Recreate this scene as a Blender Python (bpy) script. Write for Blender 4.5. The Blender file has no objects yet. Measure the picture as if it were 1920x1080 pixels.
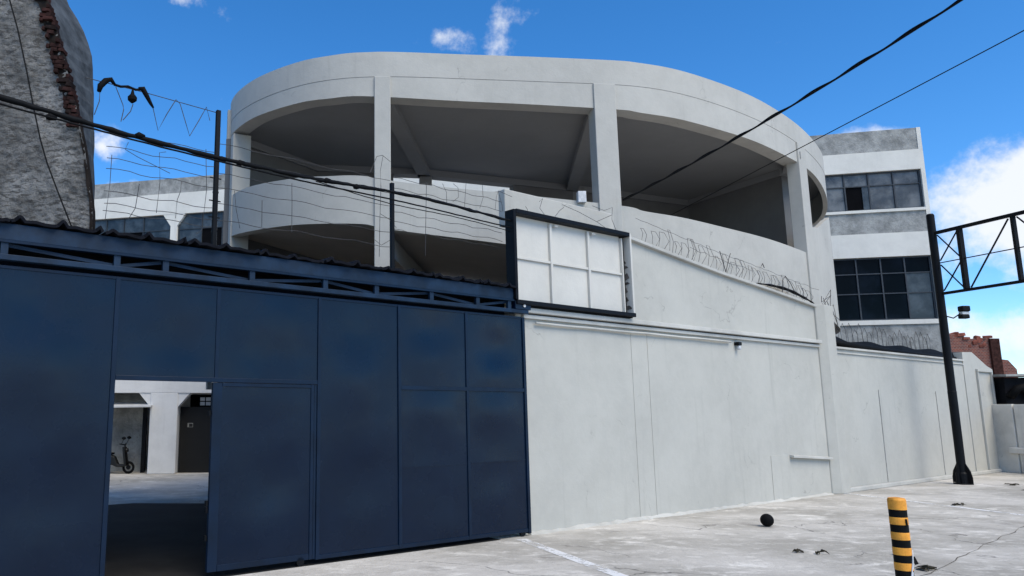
import bpy, bmesh, math, random
from mathutils import Vector, Matrix, noise as mnoise
random.seed(7)
scn = bpy.context.scene
col = scn.collection

# ------------------------------------------------------------------ camera
cam_d = bpy.data.cameras.new('camera')
cam = bpy.data.objects.new('camera', cam_d)
col.objects.link(cam)
cam.location = (0, 0, 1.6)
cam.rotation_euler = (math.radians(90) + math.atan(230 / 1400), 0, 0)
cam_d.sensor_width = 36
cam_d.lens = 1400 / 1920 * 36
cam_d.shift_x = 260 / 1920
cam_d.clip_start = 0.05
cam_d.clip_end = 3000
scn.camera = cam

# ------------------------------------------------------------------ sky
SUN_ELEV = math.radians(52)
SUN_AZ = math.radians(145)          # clockwise from +Y: behind the camera, to the right
world = bpy.data.worlds.new('World')
scn.world = world
world.use_nodes = True
wn, wl = world.node_tree.nodes, world.node_tree.links
wn.clear()
w_out = wn.new('ShaderNodeOutputWorld')
w_bg = wn.new('ShaderNodeBackground')
w_bg.inputs['Strength'].default_value = 0.15
w_sky = wn.new('ShaderNodeTexSky')
w_sky.sky_type = 'NISHITA'
w_sky.sun_disc = False
w_sky.sun_elevation = SUN_ELEV
w_sky.sun_rotation = SUN_AZ
w_sky.altitude = 2200
w_sky.air_density = 1.0
w_sky.dust_density = 0.3
w_sky.ozone_density = 4.0
w_tc = wn.new('ShaderNodeTexCoord')


def wmath(op, a, b=None, clamp=False):
    m = wn.new('ShaderNodeMath')
    m.operation = op
    m.use_clamp = clamp
    for i, v in enumerate((a, b)):
        if v is None:
            continue
        if isinstance(v, (int, float)):
            m.inputs[i].default_value = v
        else:
            wl.new(v, m.inputs[i])
    return m.outputs[0]


def wnoise(scale, detail, rough, vec, dist=0.0):
    n = wn.new('ShaderNodeTexNoise')
    n.inputs['Scale'].default_value = scale
    n.inputs['Detail'].default_value = detail
    n.inputs['Roughness'].default_value = rough
    n.inputs['Distortion'].default_value = dist
    wl.new(vec, n.inputs['Vector'])
    return n.outputs['Fac']


dirv = w_tc.outputs['Generated']
n_big = wnoise(2.1, 2, 0.5, dirv)
n_mid = wnoise(9, 6, 0.64, dirv)
# banks of cumulus at their bearings, plus scattered wisps over the whole sky
banks = [((0.085, 0.88, 0.468), (0.09, 0.09, 0.052), 1.05), ((0.155, 0.866, 0.480), (0.055, 0.07, 0.085), 0.98),
         ((0.67, 0.71, 0.205), (0.18, 0.18, 0.105), 2.0), ((0.68, 0.73, 0.075), (0.2, 0.2, 0.05), 1.15),
         ((0.55, 0.775, 0.295), (0.11, 0.11, 0.024), 1.0),
         ((-0.335, 0.885, 0.325), (0.05, 0.05, 0.05), 1.25), ((-0.31, 0.91, 0.275), (0.09, 0.08, 0.03), 1.05),
         ((-0.24, 0.84, 0.495), (0.085, 0.085, 0.037), 0.98), ((0.2, -0.95, 0.2), (0.8, 0.5, 0.15), 1.3)]
mx = None
for c, r, s in banks:
    mp = wn.new('ShaderNodeMapping')
    mp.inputs['Scale'].default_value = [1 / q for q in r]
    mp.inputs['Location'].default_value = [-c[i] / r[i] for i in range(3)]
    wl.new(dirv, mp.inputs['Vector'])
    gr = wn.new('ShaderNodeTexGradient')
    gr.gradient_type = 'SPHERICAL'
    wl.new(mp.outputs[0], gr.inputs['Vector'])
    v = wmath('MULTIPLY', gr.outputs['Fac'], s)
    mx = v if mx is None else wmath('MAXIMUM', mx, v)
glob = wmath('MULTIPLY', wmath('SUBTRACT', n_big, 0.60), 3.0)
base = wmath('MAXIMUM', mx, glob)
dens = wmath('ADD', base, wmath('MULTIPLY', wmath('SUBTRACT', n_mid, 0.5), 2.6))
mr = wn.new('ShaderNodeMapRange')
mr.interpolation_type = 'SMOOTHSTEP'
mr.inputs['From Min'].default_value = 0.52
mr.inputs['From Max'].default_value = 1.15
mr.inputs['To Max'].default_value = 0.95
wl.new(dens, mr.inputs['Value'])
w_hs = wn.new('ShaderNodeHueSaturation')
w_hs.inputs['Saturation'].default_value = 1.27
w_hs.inputs['Value'].default_value = 1.02
wl.new(w_sky.outputs[0], w_hs.inputs['Color'])
w_mix = wn.new('ShaderNodeMix')
w_mix.data_type = 'RGBA'
wl.new(mr.outputs[0], w_mix.inputs['Factor'])
wl.new(w_hs.outputs[0], w_mix.inputs['A'])
w_mix.inputs['B'].default_value = (4.2, 4.35, 4.6, 1)
wl.new(w_mix.outputs['Result'], w_bg.inputs['Color'])
wl.new(w_bg.outputs[0], w_out.inputs['Surface'])

# ------------------------------------------------------------------ sun and exposure
sun_d = bpy.data.lights.new('sun', 'SUN')
sun_d.energy = 2.5
sun_d.angle = math.radians(45)
sun_d.color = (1.0, 0.92, 0.76)
sun = bpy.data.objects.new('sun', sun_d)
col.objects.link(sun)
sdir = Vector((math.sin(SUN_AZ) * math.cos(SUN_ELEV), math.cos(SUN_AZ) * math.cos(SUN_ELEV), math.sin(SUN_ELEV)))
sun.rotation_euler = sdir.to_track_quat('Z', 'Y').to_euler()
sun.location = sdir * 60
scn.view_settings.view_transform = 'Standard'
scn.view_settings.look = 'None'
scn.view_settings.exposure = 0.6
scn.view_settings.gamma = 1
scn.view_settings.use_curve_mapping = False
scn.render.engine = 'CYCLES'
scn.cycles.max_bounces = 6
scn.cycles.diffuse_bounces = 4
scn.cycles.glossy_bounces = 3
scn.render.resolution_x = 1024
scn.render.resolution_y = 576


# ------------------------------------------------------------------ materials
class NT:
    def __init__(s, name):
        s.m = bpy.data.materials.new(name)
        s.m.use_nodes = True
        s.n, s.l = s.m.node_tree.nodes, s.m.node_tree.links
        s.b = s.n['Principled BSDF']
        s.geo = s.n.new('ShaderNodeNewGeometry')
        s.pos = s.geo.outputs['Position']

    def scaled(s, sc, rot=(0, 0, 0), loc=(0, 0, 0)):
        mp = s.n.new('ShaderNodeMapping')
        mp.inputs['Scale'].default_value = sc
        mp.inputs['Rotation'].default_value = rot
        mp.inputs['Location'].default_value = loc
        s.l.new(s.pos, mp.inputs['Vector'])
        return mp.outputs[0]

    def noise(s, scale, detail=4, rough=0.55, vec=None, dist=0.0):
        n = s.n.new('ShaderNodeTexNoise')
        n.inputs['Scale'].default_value = scale
        n.inputs['Detail'].default_value = detail
        n.inputs['Roughness'].default_value = rough
        n.inputs['Distortion'].default_value = dist
        s.l.new(vec if vec is not None else s.pos, n.inputs['Vector'])
        return n.outputs['Fac']

    def voro_edge(s, scale, vec=None):
        n = s.n.new('ShaderNodeTexVoronoi')
        n.feature = 'DISTANCE_TO_EDGE'
        n.inputs['Scale'].default_value = scale
        s.l.new(vec if vec is not None else s.pos, n.inputs['Vector'])
        return n.outputs['Distance']

    def rng(s, v, a, b, c=0.0, d=1.0, smooth=True):
        m = s.n.new('ShaderNodeMapRange')
        if smooth:
            m.interpolation_type = 'SMOOTHSTEP'
        for k, q in zip(('From Min', 'From Max', 'To Min', 'To Max'), (a, b, c, d)):
            m.inputs[k].default_value = q
        s.l.new(v, m.inputs['Value'])
        return m.outputs[0]

    def math(s, op, a, b):
        m = s.n.new('ShaderNodeMath')
        m.operation = op
        for i, v in enumerate((a, b)):
            if isinstance(v, (int, float)):
                m.inputs[i].default_value = v
            else:
                s.l.new(v, m.inputs[i])
        return m.outputs[0]

    def mix(s, f, a, b):
        m = s.n.new('ShaderNodeMix')
        m.data_type = 'RGBA'
        for k, v in (('Factor', f), ('A', a), ('B', b)):
            if isinstance(v, (int, float)):
                m.inputs[k].default_value = v
            elif isinstance(v, tuple):
                m.inputs[k].default_value = (*v, 1) if len(v) == 3 else v
            else:
                s.l.new(v, m.inputs[k])
        return m.outputs['Result']

    def bump(s, h, strength, dist=0.01):
        b = s.n.new('ShaderNodeBump')
        b.inputs['Strength'].default_value = strength
        b.inputs['Distance'].default_value = dist
        s.l.new(h, b.inputs['Height'])
        s.l.new(b.outputs[0], s.b.inputs['Normal'])

    def color(s, c):
        if isinstance(c, tuple):
            s.b.inputs['Base Color'].default_value = (*c, 1)
        else:
            s.l.new(c, s.b.inputs['Base Color'])

    def set(s, rough=None, metal=None, spec=None):
        if rough is not None:
            if isinstance(rough, (int, float)):
                s.b.inputs['Roughness'].default_value = rough
            else:
                s.l.new(rough, s.b.inputs['Roughness'])
        if metal is not None:
            s.b.inputs['Metallic'].default_value = metal
        if spec is not None:
            s.b.inputs['Specular IOR Level'].default_value = spec
        return s


def painted_wall(name, c, dark=0.93, streak=0.95, stain=(0.33, 0.32, 0.30), crack=True, smudge=0.3):
    t = NT(name)
    dk = tuple(q * dark for q in c)
    f = t.rng(t.noise(0.9, 6, 0.6), 0.35, 0.68)
    a = t.mix(f, dk, c)
    f2 = t.rng(t.noise(5, 6, 0.65), 0.3, 0.75)
    a = t.mix(t.math('MULTIPLY', f2, 0.35), a, tuple(min(1, q * 1.10) for q in c))
    st = t.rng(t.noise(1.0, 5, 0.6, t.scaled((5.5, 5.5, 0.35))), 0.56, 0.8, 0, smudge)
    a = t.mix(st, a, tuple(q * streak * 0.72 for q in c))
    sm = t.rng(t.noise(2.3, 9, 0.72, t.scaled((1, 1, 1.6), loc=(3, 7, 1))), 0.66, 0.8, 0, 0.4)
    a = t.mix(sm, a, stain)
    if crack:
        wv = t.noise(2.0, 4, 0.6)
        cv = t.n.new('ShaderNodeVectorMath')
        cv.operation = 'ADD'
        sc = t.n.new('ShaderNodeVectorMath')
        sc.operation = 'SCALE'
        cc = t.n.new('ShaderNodeTexNoise')
        cc.inputs['Scale'].default_value = 1.7
        cc.inputs['Detail'].default_value = 5
        t.l.new(t.pos, cc.inputs['Vector'])
        t.l.new(cc.outputs['Color'], sc.inputs[0])
        sc.inputs['Scale'].default_value = 1.3
        t.l.new(t.pos, cv.inputs[0])
        t.l.new(sc.outputs[0], cv.inputs[1])
        e = t.voro_edge(0.45, cv.outputs[0])
        ck = t.math('MULTIPLY', t.rng(e, 0.0, 0.006, 1, 0), t.rng(wv, 0.52, 0.62, 0, 0.5))
        a = t.mix(ck, a, tuple(q * 0.45 for q in c))
    t.color(a)
    t.bump(t.noise(9, 4, 0.75), 0.3, 0.015)
    t.set(0.78, spec=0.3)
    return t.m


def simple(name, c, rough=0.6, metal=0.0, var=0.25, scale=6, bump=0.15, spec=0.4):
    t = NT(name)
    f = t.rng(t.noise(scale, 6, 0.65), 0.3, 0.72)
    t.color(t.mix(f, tuple(q * (1 - var) for q in c), tuple(min(1, q * (1 + var * 0.4)) for q in c)))
    if bump:
        t.bump(t.noise(scale * 6, 4), bump, 0.006)
    t.set(rough, metal, spec)
    return t.m


M = {}
M['wall'] = painted_wall('grey wall paint', (0.452, 0.440, 0.395), dark=0.90, smudge=0.45)
M['trim'] = painted_wall('pale ledge paint', (0.52, 0.505, 0.46), dark=0.75, stain=(0.2, 0.19, 0.17), crack=False, smudge=0.5)
M['rotunda'] = painted_wall('white grey render', (0.45, 0.434, 0.392), dark=0.88, stain=(0.30, 0.29, 0.27), smudge=0.5)
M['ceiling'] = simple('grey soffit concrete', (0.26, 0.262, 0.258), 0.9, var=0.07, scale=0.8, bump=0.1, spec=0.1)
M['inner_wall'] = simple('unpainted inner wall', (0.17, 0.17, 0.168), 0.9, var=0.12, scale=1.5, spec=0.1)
M['rear_white'] = painted_wall('rear white paint', (0.67, 0.64, 0.575), dark=0.9, stain=(0.5, 0.48, 0.45), crack=False)
M['yard_white'] = painted_wall('yard white paint', (0.72, 0.715, 0.70), dark=0.85, crack=False)

t = NT('rough rear concrete')
f = t.rng(t.noise(2.0, 8, 0.7), 0.3, 0.7)
a = t.mix(f, (0.19, 0.19, 0.18), (0.40, 0.395, 0.37))
a = t.mix(t.rng(t.noise(9, 8, 0.7), 0.52, 0.72, 0, 0.6), a, (0.16, 0.16, 0.16))
t.color(a); t.bump(t.noise(14, 6, 0.7), 0.8, 0.03); t.set(0.92, spec=0.15)
M['rear_grey'] = t.m

# yard concrete
t = NT('worn concrete')
sv = t.scaled((1, 1, 1), rot=(0, 0, math.radians(-35)))
sv2 = t.scaled((0.8, 1.25, 1), rot=(0, 0, math.radians(-35)))
a = t.mix(t.rng(t.noise(0.55, 7, 0.62, sv2, 0.3), 0.36, 0.64), (0.36, 0.335, 0.29), (0.55, 0.515, 0.46))
a = t.mix(t.rng(t.noise(1.6, 8, 0.7, sv2, 0.4), 0.54, 0.68, 0, 0.9), a, (0.74, 0.70, 0.63))
a = t.mix(t.rng(t.noise(1.1, 8, 0.68, sv, 0.2), 0.56, 0.74, 0, 0.7), a, (0.23, 0.21, 0.185))
a = t.mix(t.rng(t.noise(4.2, 5, 0.72, sv2, 0.3), 0.50, 0.70, 0, 0.5), a, (0.78, 0.74, 0.67))
a = t.mix(t.rng(t.noise(7, 5, 0.72, sv), 0.54, 0.74, 0, 0.5), a, (0.25, 0.235, 0.21))
a = t.mix(t.rng(t.noise(60, 3, 0.6), 0.55, 0.75, 0, 0.4), a, (0.18, 0.175, 0.17))
wob = t.n.new('ShaderNodeTexNoise')
wob.inputs['Scale'].default_value = 1.1
wob.inputs['Detail'].default_value = 7
t.l.new(t.pos, wob.inputs['Vector'])
ws = t.n.new('ShaderNodeVectorMath'); ws.operation = 'SCALE'; ws.inputs['Scale'].default_value = 1.1
t.l.new(wob.outputs['Color'], ws.inputs[0])
wa = t.n.new('ShaderNodeVectorMath'); wa.operation = 'ADD'
t.l.new(t.pos, wa.inputs[0]); t.l.new(ws.outputs[0], wa.inputs[1])
ck = t.math('MULTIPLY', t.rng(t.voro_edge(0.33, wa.outputs[0]), 0.0, 0.005, 1, 0), t.rng(t.noise(0.7, 3), 0.42, 0.55, 0, 0.75))
a = t.mix(ck, a, (0.08, 0.075, 0.07))
t.color(a)
t.bump(t.noise(8, 5, 0.75), 0.7, 0.03)
t.set(0.86, spec=0.25)
M['ground'] = t.m

t = NT('worn white road paint')
tr = t.n.new('ShaderNodeBsdfTransparent')
ms = t.n.new('ShaderNodeMixShader')
wear = t.rng(t.math('ADD', t.noise(2.5, 8, 0.75), t.math('MULTIPLY', t.noise(20, 5, 0.7), 0.35)), 0.62, 0.80, 0.10, 0.92)
t.color((0.80, 0.79, 0.77)); t.set(0.8)
out = t.n['Material Output']
t.l.new(wear, ms.inputs[0]); t.l.new(t.b.outputs[0], ms.inputs[1]); t.l.new(tr.outputs[0], ms.inputs[2])
t.l.new(ms.outputs[0], out.inputs['Surface'])
M['line'] = t.m

# gate enamel: navy, glossy, a little chalky in places
t = NT('navy gate enamel')
f = t.rng(t.noise(1.6, 5, 0.6), 0.35, 0.7)
a = t.mix(f, (0.0006, 0.0062, 0.0195), (0.0011, 0.0078, 0.0235))
a = t.mix(t.rng(t.noise(1.0, 6, 0.65, t.scaled((7, 7, 0.5))), 0.58, 0.8, 0, 0.25), a, (0.004, 0.014, 0.034))
t.color(a)
t.set(t.rng(t.noise(2.2, 4), 0.3, 0.7, 0.22, 0.32), spec=0.26)
t.bump(t.noise(2.6, 2, 0.4), 0.12, 0.05)
M['gate'] = t.m
M['gate_frame'] = simple('navy frame enamel', (0.0014, 0.0098, 0.0285), 0.38, var=0.35, scale=3, bump=0.08, spec=0.25)
M['truss_blue'] = simple('chalky blue steel', (0.006, 0.022, 0.050), 0.55, var=0.45, scale=4, bump=0.1, spec=0.25)
M['roof_dark'] = simple('dark roof sheet', (0.004, 0.005, 0.009), 0.75, var=0.4, scale=5, spec=0.12)
M['black'] = simple('black steel', (0.003, 0.0035, 0.005), 0.55, var=0.3, scale=8, bump=0.1, spec=0.16)
M['rubber'] = simple('black rubber', (0.003, 0.003, 0.0035), 0.75, var=0.2, scale=8, spec=0.12)
M['wire'] = simple('rusty wire', (0.07, 0.066, 0.064), 0.7, var=0.5, scale=10, bump=0)
M['cable'] = simple('cable sheath', (0.003, 0.0035, 0.0045), 0.65, var=0.2, scale=8, bump=0, spec=0.12)
M['sign_white'] = painted_wall('sign back white', (0.57, 0.55, 0.50), dark=0.9, stain=(0.45, 0.44, 0.42), crack=False)
M['peeling'] = simple('rusty peeling edge', (0.16, 0.14, 0.125), 0.85, var=0.8, scale=9)
M['yellow'] = simple('bollard yellow', (0.86, 0.35, 0.035), 0.55, var=0.35, scale=14, bump=0.1)
M['blackband'] = simple('bollard black', (0.004, 0.0038, 0.0035), 0.6, var=0.5, scale=14, bump=0.1, spec=0.12)
M['leaf'] = simple('dead leaf', (0.055, 0.045, 0.025), 0.9, var=0.6, scale=20)
M['pvc'] = simple('white plastic pipe', (0.62, 0.62, 0.61), 0.5, var=0.15, scale=3)
M['shed'] = simple('dark shed sheet', (0.005, 0.0055, 0.008), 0.75, var=0.5, scale=4, spec=0.12)
M['lamp_glass'] = simple('lamp lens', (0.55, 0.56, 0.58), 0.2, var=0.1, bump=0, spec=0.6)
M['mullion'] = simple('window steel', (0.03, 0.037, 0.046), 0.5, var=0.3, scale=8, bump=0)

t = NT('sky glass'); t.color(t.mix(t.rng(t.noise(1.4, 5, 0.6), 0.4, 0.65), (0.05, 0.055, 0.06), (0.15, 0.155, 0.155)))
t.set(t.rng(t.noise(2, 5), 0.3, 0.7, 0.12, 0.35), spec=0.45); M['glass_pale'] = t.m
t = NT('dark glass'); t.color(t.mix(t.rng(t.noise(1.0, 5, 0.6), 0.45, 0.7), (0.002, 0.003, 0.004), (0.006, 0.009, 0.014)))
t.set(0.08, spec=0.06); M['glass_dark'] = t.m
t = NT('dusty glass'); t.color(t.mix(t.rng(t.noise(1.8, 6, 0.65), 0.35, 0.7), (0.02, 0.027, 0.033), (0.07, 0.085, 0.095)))
t.set(0.25, spec=0.4); M['glass_dusty'] = t.m
M['void'] = simple('unlit room', (0.004, 0.004, 0.005), 0.9, var=0.2, spec=0.05)

# neighbour's raw cement render
t = NT('raw cement render')
a = t.mix(t.rng(t.noise(1.3, 7, 0.65), 0.35, 0.65), (0.10, 0.098, 0.094), (0.25, 0.245, 0.235))
dv = t.scaled((5.5, 5.5, 16), rot=(0, math.radians(35), math.radians(10)))
a = t.mix(t.rng(t.noise(1.6, 6, 0.7, dv, 0.6), 0.47, 0.60, 0, 0.85), a, (0.06, 0.056, 0.052))
a = t.mix(t.rng(t.noise(34, 4, 0.6), 0.56, 0.72, 0, 0.6), a, (0.05, 0.05, 0.05))
a = t.mix(t.rng(t.noise(1.0, 6, 0.6, t.scaled((2.5, 2.5, 0.25))), 0.55, 0.72, 0, 0.5), a, (0.10, 0.10, 0.10))
t.color(a); t.bump(t.noise(22, 4, 0.75), 0.9, 0.03); t.set(0.95, spec=0.1)
M['cement'] = t.m
M['side_render'] = simple('weathered blue grey render', (0.075, 0.085, 0.095), 0.9, var=0.55, scale=3, bump=0.5, spec=0.1)
M['brick'] = simple('old clay brick', (0.045, 0.020, 0.017), 0.95, var=0.6, scale=9, bump=0.5, spec=0.1)
M['brick_red'] = simple('far clay brick', (0.22, 0.075, 0.055), 0.95, var=0.5, scale=4, bump=0.4, spec=0.1)
t = NT('far brickwork')
bt = t.n.new('ShaderNodeTexBrick')
bt.inputs['Scale'].default_value = 4.0
bt.inputs['Color1'].default_value = (0.20, 0.065, 0.045, 1)
bt.inputs['Color2'].default_value = (0.11, 0.045, 0.04, 1)
bt.inputs['Mortar'].default_value = (0.22, 0.19, 0.17, 1)
t.l.new(t.scaled((1, 1, 1), rot=(math.radians(90), 0, 0)), bt.inputs['Vector'])
t.color(bt.outputs['Color']); t.set(0.95, spec=0.1)
M['brickwork'] = t.m
M['old_panel'] = painted_wall('stained precast panel', (0.66, 0.625, 0.56), dark=0.72, stain=(0.12, 0.11, 0.10), smudge=0.9)
M['yard_door'] = simple('black yard door', (0.005, 0.005, 0.005), 0.6, var=0.3, scale=3, bump=0.05)
M['scooter'] = simple('scooter plastic', (0.005, 0.005, 0.005), 0.45, var=0.2, scale=6, bump=0)
M['paper'] = simple('white notice', (0.6, 0.6, 0.6), 0.7, var=0.3, scale=12, bump=0)


# ------------------------------------------------------------------ mesh helpers
class MB:
    def __init__(s):
        s.v, s.f = [], []

    def add(s, vs, fs):
        b = len(s.v)
        s.v += [tuple(map(float, q)) for q in vs]
        s.f += [tuple(b + i for i in q) for q in fs]
        return s

    def hexa(s, p):  # 4 bottom points then 4 top points, counter-clockwise from above
        return s.add(p, [(3, 2, 1, 0), (4, 5, 6, 7), (0, 1, 5, 4), (1, 2, 6, 5), (2, 3, 7, 6), (3, 0, 4, 7)])

    def box(s, x0, x1, y0, y1, z0, z1):
        return s.hexa([(x0, y0, z0), (x1, y0, z0), (x1, y1, z0), (x0, y1, z0), (x0, y0, z1), (x1, y0, z1), (x1, y1, z1), (x0, y1, z1)])

    def prism(s, poly, axis):  # poly: list of 3D points, axis: extrusion vector
        n = len(poly)
        a = [Vector(q) for q in poly]
        b = [q + Vector(axis) for q in a]
        return s.add(a + b, [tuple(range(n))[::-1], tuple(range(n, 2 * n))] + [(i, (i + 1) % n, n + (i + 1) % n, n + i) for i in range(n)])

    def tube(s, path, r, n=6, cap=True):
        P = [Vector(q) for q in path]
        R = r if isinstance(r, (list, tuple)) else [r] * len(P)
        rings = []
        up = Vector((0, 0, 1))
        for i, q in enumerate(P):
            tg = (P[min(i + 1, len(P) - 1)] - P[max(i - 1, 0)]).normalized()
            x = tg.cross(up)
            if x.length < 0.05:
                x = tg.cross(Vector((1, 0, 0)))
            x.normalize()
            y = tg.cross(x)
            rings.append([q + R[i] * (math.cos(2 * math.pi * k / n) * x + math.sin(2 * math.pi * k / n) * y) for k in range(n)])
        vs = [q for g in rings for q in g]
        fs = []
        for i in range(len(P) - 1):
            for k in range(n):
                fs.append((i * n + k, (i + 1) * n + k, (i + 1) * n + (k + 1) % n, i * n + (k + 1) % n))
        if cap:
            fs += [tuple(range(n)), tuple(range((len(P) - 1) * n, len(P) * n))[::-1]]
        return s.add(vs, fs)

    def bar(s, a, b, w, h, up=(0, 0, 1)):
        a, b = Vector(a), Vector(b)
        t = (b - a).normalized()
        u = Vector(up)
        x = t.cross(u)
        if x.length < 0.05:
            x = t.cross(Vector((1, 0, 0)))
        x.normalize()
        y = x.cross(t).normalized()
        o = [(-w / 2, -h / 2), (w / 2, -h / 2), (w / 2, h / 2), (-w / 2, h / 2)]
        return s.add([a + x * i + y * j for i, j in o] + [b + x * i + y * j for i, j in o],
                     [(0, 1, 2, 3), (7, 6, 5, 4), (0, 4, 5, 1), (1, 5, 6, 2), (2, 6, 7, 3), (3, 7, 4, 0)])

    def lathe(s, c, prof, n=24):  # prof: (radius, z)
        c = Vector(c)
        vs, fs = [], []
        for r, z in prof:
            for k in range(n):
                a = 2 * math.pi * k / n
                vs.append(c + Vector((r * math.cos(a), r * math.sin(a), z)))
        for i in range(len(prof) - 1):
            for k in range(n):
                fs.append((i * n + k, i * n + (k + 1) % n, (i + 1) * n + (k + 1) % n, (i + 1) * n + k))
        fs += [tuple(range(n))[::-1], tuple(range((len(prof) - 1) * n, len(prof) * n))]
        return s.add(vs, fs)

    def build(s, name, mat, parent=None, smooth=False, bevel=0, loc=None):
        me = bpy.data.meshes.new(name)
        off = Vector((0, 0, 0))
        if parent is not None:
            q = parent
            while q is not None:
                off += q.location
                q = q.parent
        elif loc is not None:
            off = Vector(loc)
        me.from_pydata([tuple(Vector(v) - off) for v in s.v], [], s.f)
        bm = bmesh.new()
        bm.from_mesh(me)
        bmesh.ops.recalc_face_normals(bm, faces=bm.faces)
        bm.to_mesh(me)
        bm.free()
        me.materials.append(M[mat])
        if smooth:
            me.polygons.foreach_set('use_smooth', [True] * len(me.polygons))
        o = bpy.data.objects.new(name, me)
        col.objects.link(o)
        if parent is not None:
            o.parent = parent
        elif loc is not None:
            o.location = loc
        if bevel:
            m = o.modifiers.new('bevel', 'BEVEL')
            m.width = bevel
            m.segments = 2
            m.limit_method = 'ANGLE'
            m.angle_limit = math.radians(40)
        return o


def tag(o, label=None, cat=None, group=None, kind=None):
    if cat and not kind:
        kind = 'thing'
    for k, v in (('label', label), ('category', cat), ('group', group), ('kind', kind)):
        if v:
            o[k] = v
    return o


def thing(name, loc, label, cat, group=None):
    o = bpy.data.objects.new(name, None)
    col.objects.link(o)
    o.location = loc
    return tag(o, label, cat, group)


# wall line of the lot: everything on it is given by s (along), o (out towards the lot), z
WA = Vector((1.98, 10.14, 0))
WD = Vector((0.8200, 0.5724, 0)).normalized()
WN = Vector((WD.y, -WD.x, 0))


def wp(s, o, z):
    return WA + WD * s + WN * o + Vector((0, 0, z))


def wbox(mb, s0, s1, o0, o1, z0, z1):
    return mb.hexa([wp(s0, o1, z0), wp(s1, o1, z0), wp(s1, o0, z0), wp(s0, o0, z0), wp(s0, o1, z1), wp(s1, o1, z1), wp(s1, o0, z1), wp(s0, o0, z1)])


def wpoly(mb, pts, o0, o1):
    return mb.prism([wp(a, o0, z) for a, z in pts], WN * (o1 - o0))


def lerp_tab(tab, x):
    if x <= tab[0][0]:
        return tab[0][1]
    for (a, b), (c, d) in zip(tab, tab[1:]):
        if x <= c:
            return b + (d - b) * (x - a) / (c - a)
    return tab[-1][1]


# ------------------------------------------------------------------ ground
g = MB()
g.add([(-400, -400, 0), (400, -400, 0), (400, 400, 0), (-400, 400, 0)], [(0, 1, 2, 3)])
ground = tag(g.build('ground', 'ground'), kind='structure')
M['painted_shade'] = simple('painted canopy shade', (0.018, 0.017, 0.016), 0.85, var=0.5, scale=1.5, bump=0.3, spec=0.15)  # near-black floor sheet: the shade under the canopy put into its colour
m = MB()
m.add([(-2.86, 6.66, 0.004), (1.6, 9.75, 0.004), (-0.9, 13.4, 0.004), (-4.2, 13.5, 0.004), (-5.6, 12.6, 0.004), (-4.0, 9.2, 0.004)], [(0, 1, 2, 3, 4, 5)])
tag(m.build('painted_shade', 'painted_shade'), kind='structure')
TD = Vector((0.258, -0.966, 0)).normalized()   # direction of the parking bays
TX = Vector((-TD.y, TD.x, 0))
for a, ln, w in (((1.86, 9.78), 6.0, 0.15), ((9.25, 15.1), 7.0, 0.13)):
    a = Vector((a[0], a[1], 0.004))
    m = MB()
    m.add([a - TX * w / 2, a + TX * w / 2, a + TD * ln + TX * w / 2, a + TD * ln - TX * w / 2], [(0, 1, 2, 3)])
    tag(m.build('painted_line', 'line'), kind='structure')

rr = random.Random(77)
jp = []
for i in range(31):
    f = i / 30
    q = Vector((4.6 + (10.2 - 4.6) * f, 6.99 + (11.8 - 6.99) * f, 0.0045)) + Vector((rr.uniform(-0.025, 0.025), rr.uniform(-0.025, 0.025), 0))
    jp.append((q, rr.uniform(0.002, 0.006)))
m = MB()
vs = []
for q, w in jp:
    vs += [q + Vector((-0.65, 0.76, 0)) * w, q - Vector((-0.65, 0.76, 0)) * w]
m.add(vs, [(2 * i, 2 * i + 1, 2 * i + 3, 2 * i + 2) for i in range(30)])
M['joint'] = simple('joint dirt', (0.13, 0.12, 0.105), 0.95, var=0.4, scale=5, spec=0.1)
tag(m.build('expansion_joint', 'joint'), kind='structure')

# ------------------------------------------------------------------ boundary wall
wall = thing('boundary_wall', wp(8.7, 0, 0), 'long grey painted boundary wall running right from the navy gate', 'wall')
m = MB(); wbox(m, -0.05, 8.47, -0.22, 0, 0, 2.91); m.build('lower_wall', 'wall', wall)
m = MB(); wbox(m, 8.99, 16.2, -0.22, 0, 0, 2.86); m.build('right_wall', 'wall', wall)
m = MB()
top = [(0.02, 4.30), (2.5, 4.28), (3.6, 4.15), (5.1, 3.98), (6.8, 3.83), (8.47, 3.66)]
wpoly(m, [(0.02, 2.995), (8.47, 2.995)] + top[::-1], -0.20, -0.012); m.build('upper_wall', 'wall', wall)
m = MB()
for (a, za), (b, zb) in zip(top[1:], top[2:]):
    m.prism([wp(a, -0.22, za + 0.002), wp(a, 0.055, za + 0.002), wp(a, 0.06, za + 0.045), wp(a, -0.08, za + 0.075), wp(a, -0.22, za + 0.05)],
            wp(b, 0, zb) - wp(a, 0, za))
m.build('coping', 'trim', wall, bevel=0.006)
m = MB(); wbox(m, 0.02, 2.46, -0.34, -0.205, 4.2, 4.74); m.build('parapet_block', 'rotunda', wall, bevel=0.015)
m = MB()
m.prism([wp(8.47, -0.2, 0), wp(8.99, -0.2, 0), wp(8.99, 0.13, 0), wp(8.62, 0.13, 0), wp(8.47, 0.02, 0)], (0, 0, 3.72))
m.build('pilaster', 'wall', wall, bevel=0.012)
m = MB(); wbox(m, -0.12, 8.468, -0.15, 0.10, 2.925, 2.992); m.build('ledge', 'trim', wall, bevel=0.008)
m = MB(); wbox(m, 0.06, 8.468, 0.002, 0.05, 2.85, 2.905); m.build('ledge_moulding', 'trim', wall, bevel=0.008)
m = MB()
m.tube([wp(s, 0.045 + 0.004 * math.sin(s * 3), 2.80 - 0.006 * (s % 1.3)) for s in [0.3 + 0.35 * i for i in range(15)]], 0.017, 8)
m.build('conduit', 'trim', wall, smooth=True)
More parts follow.
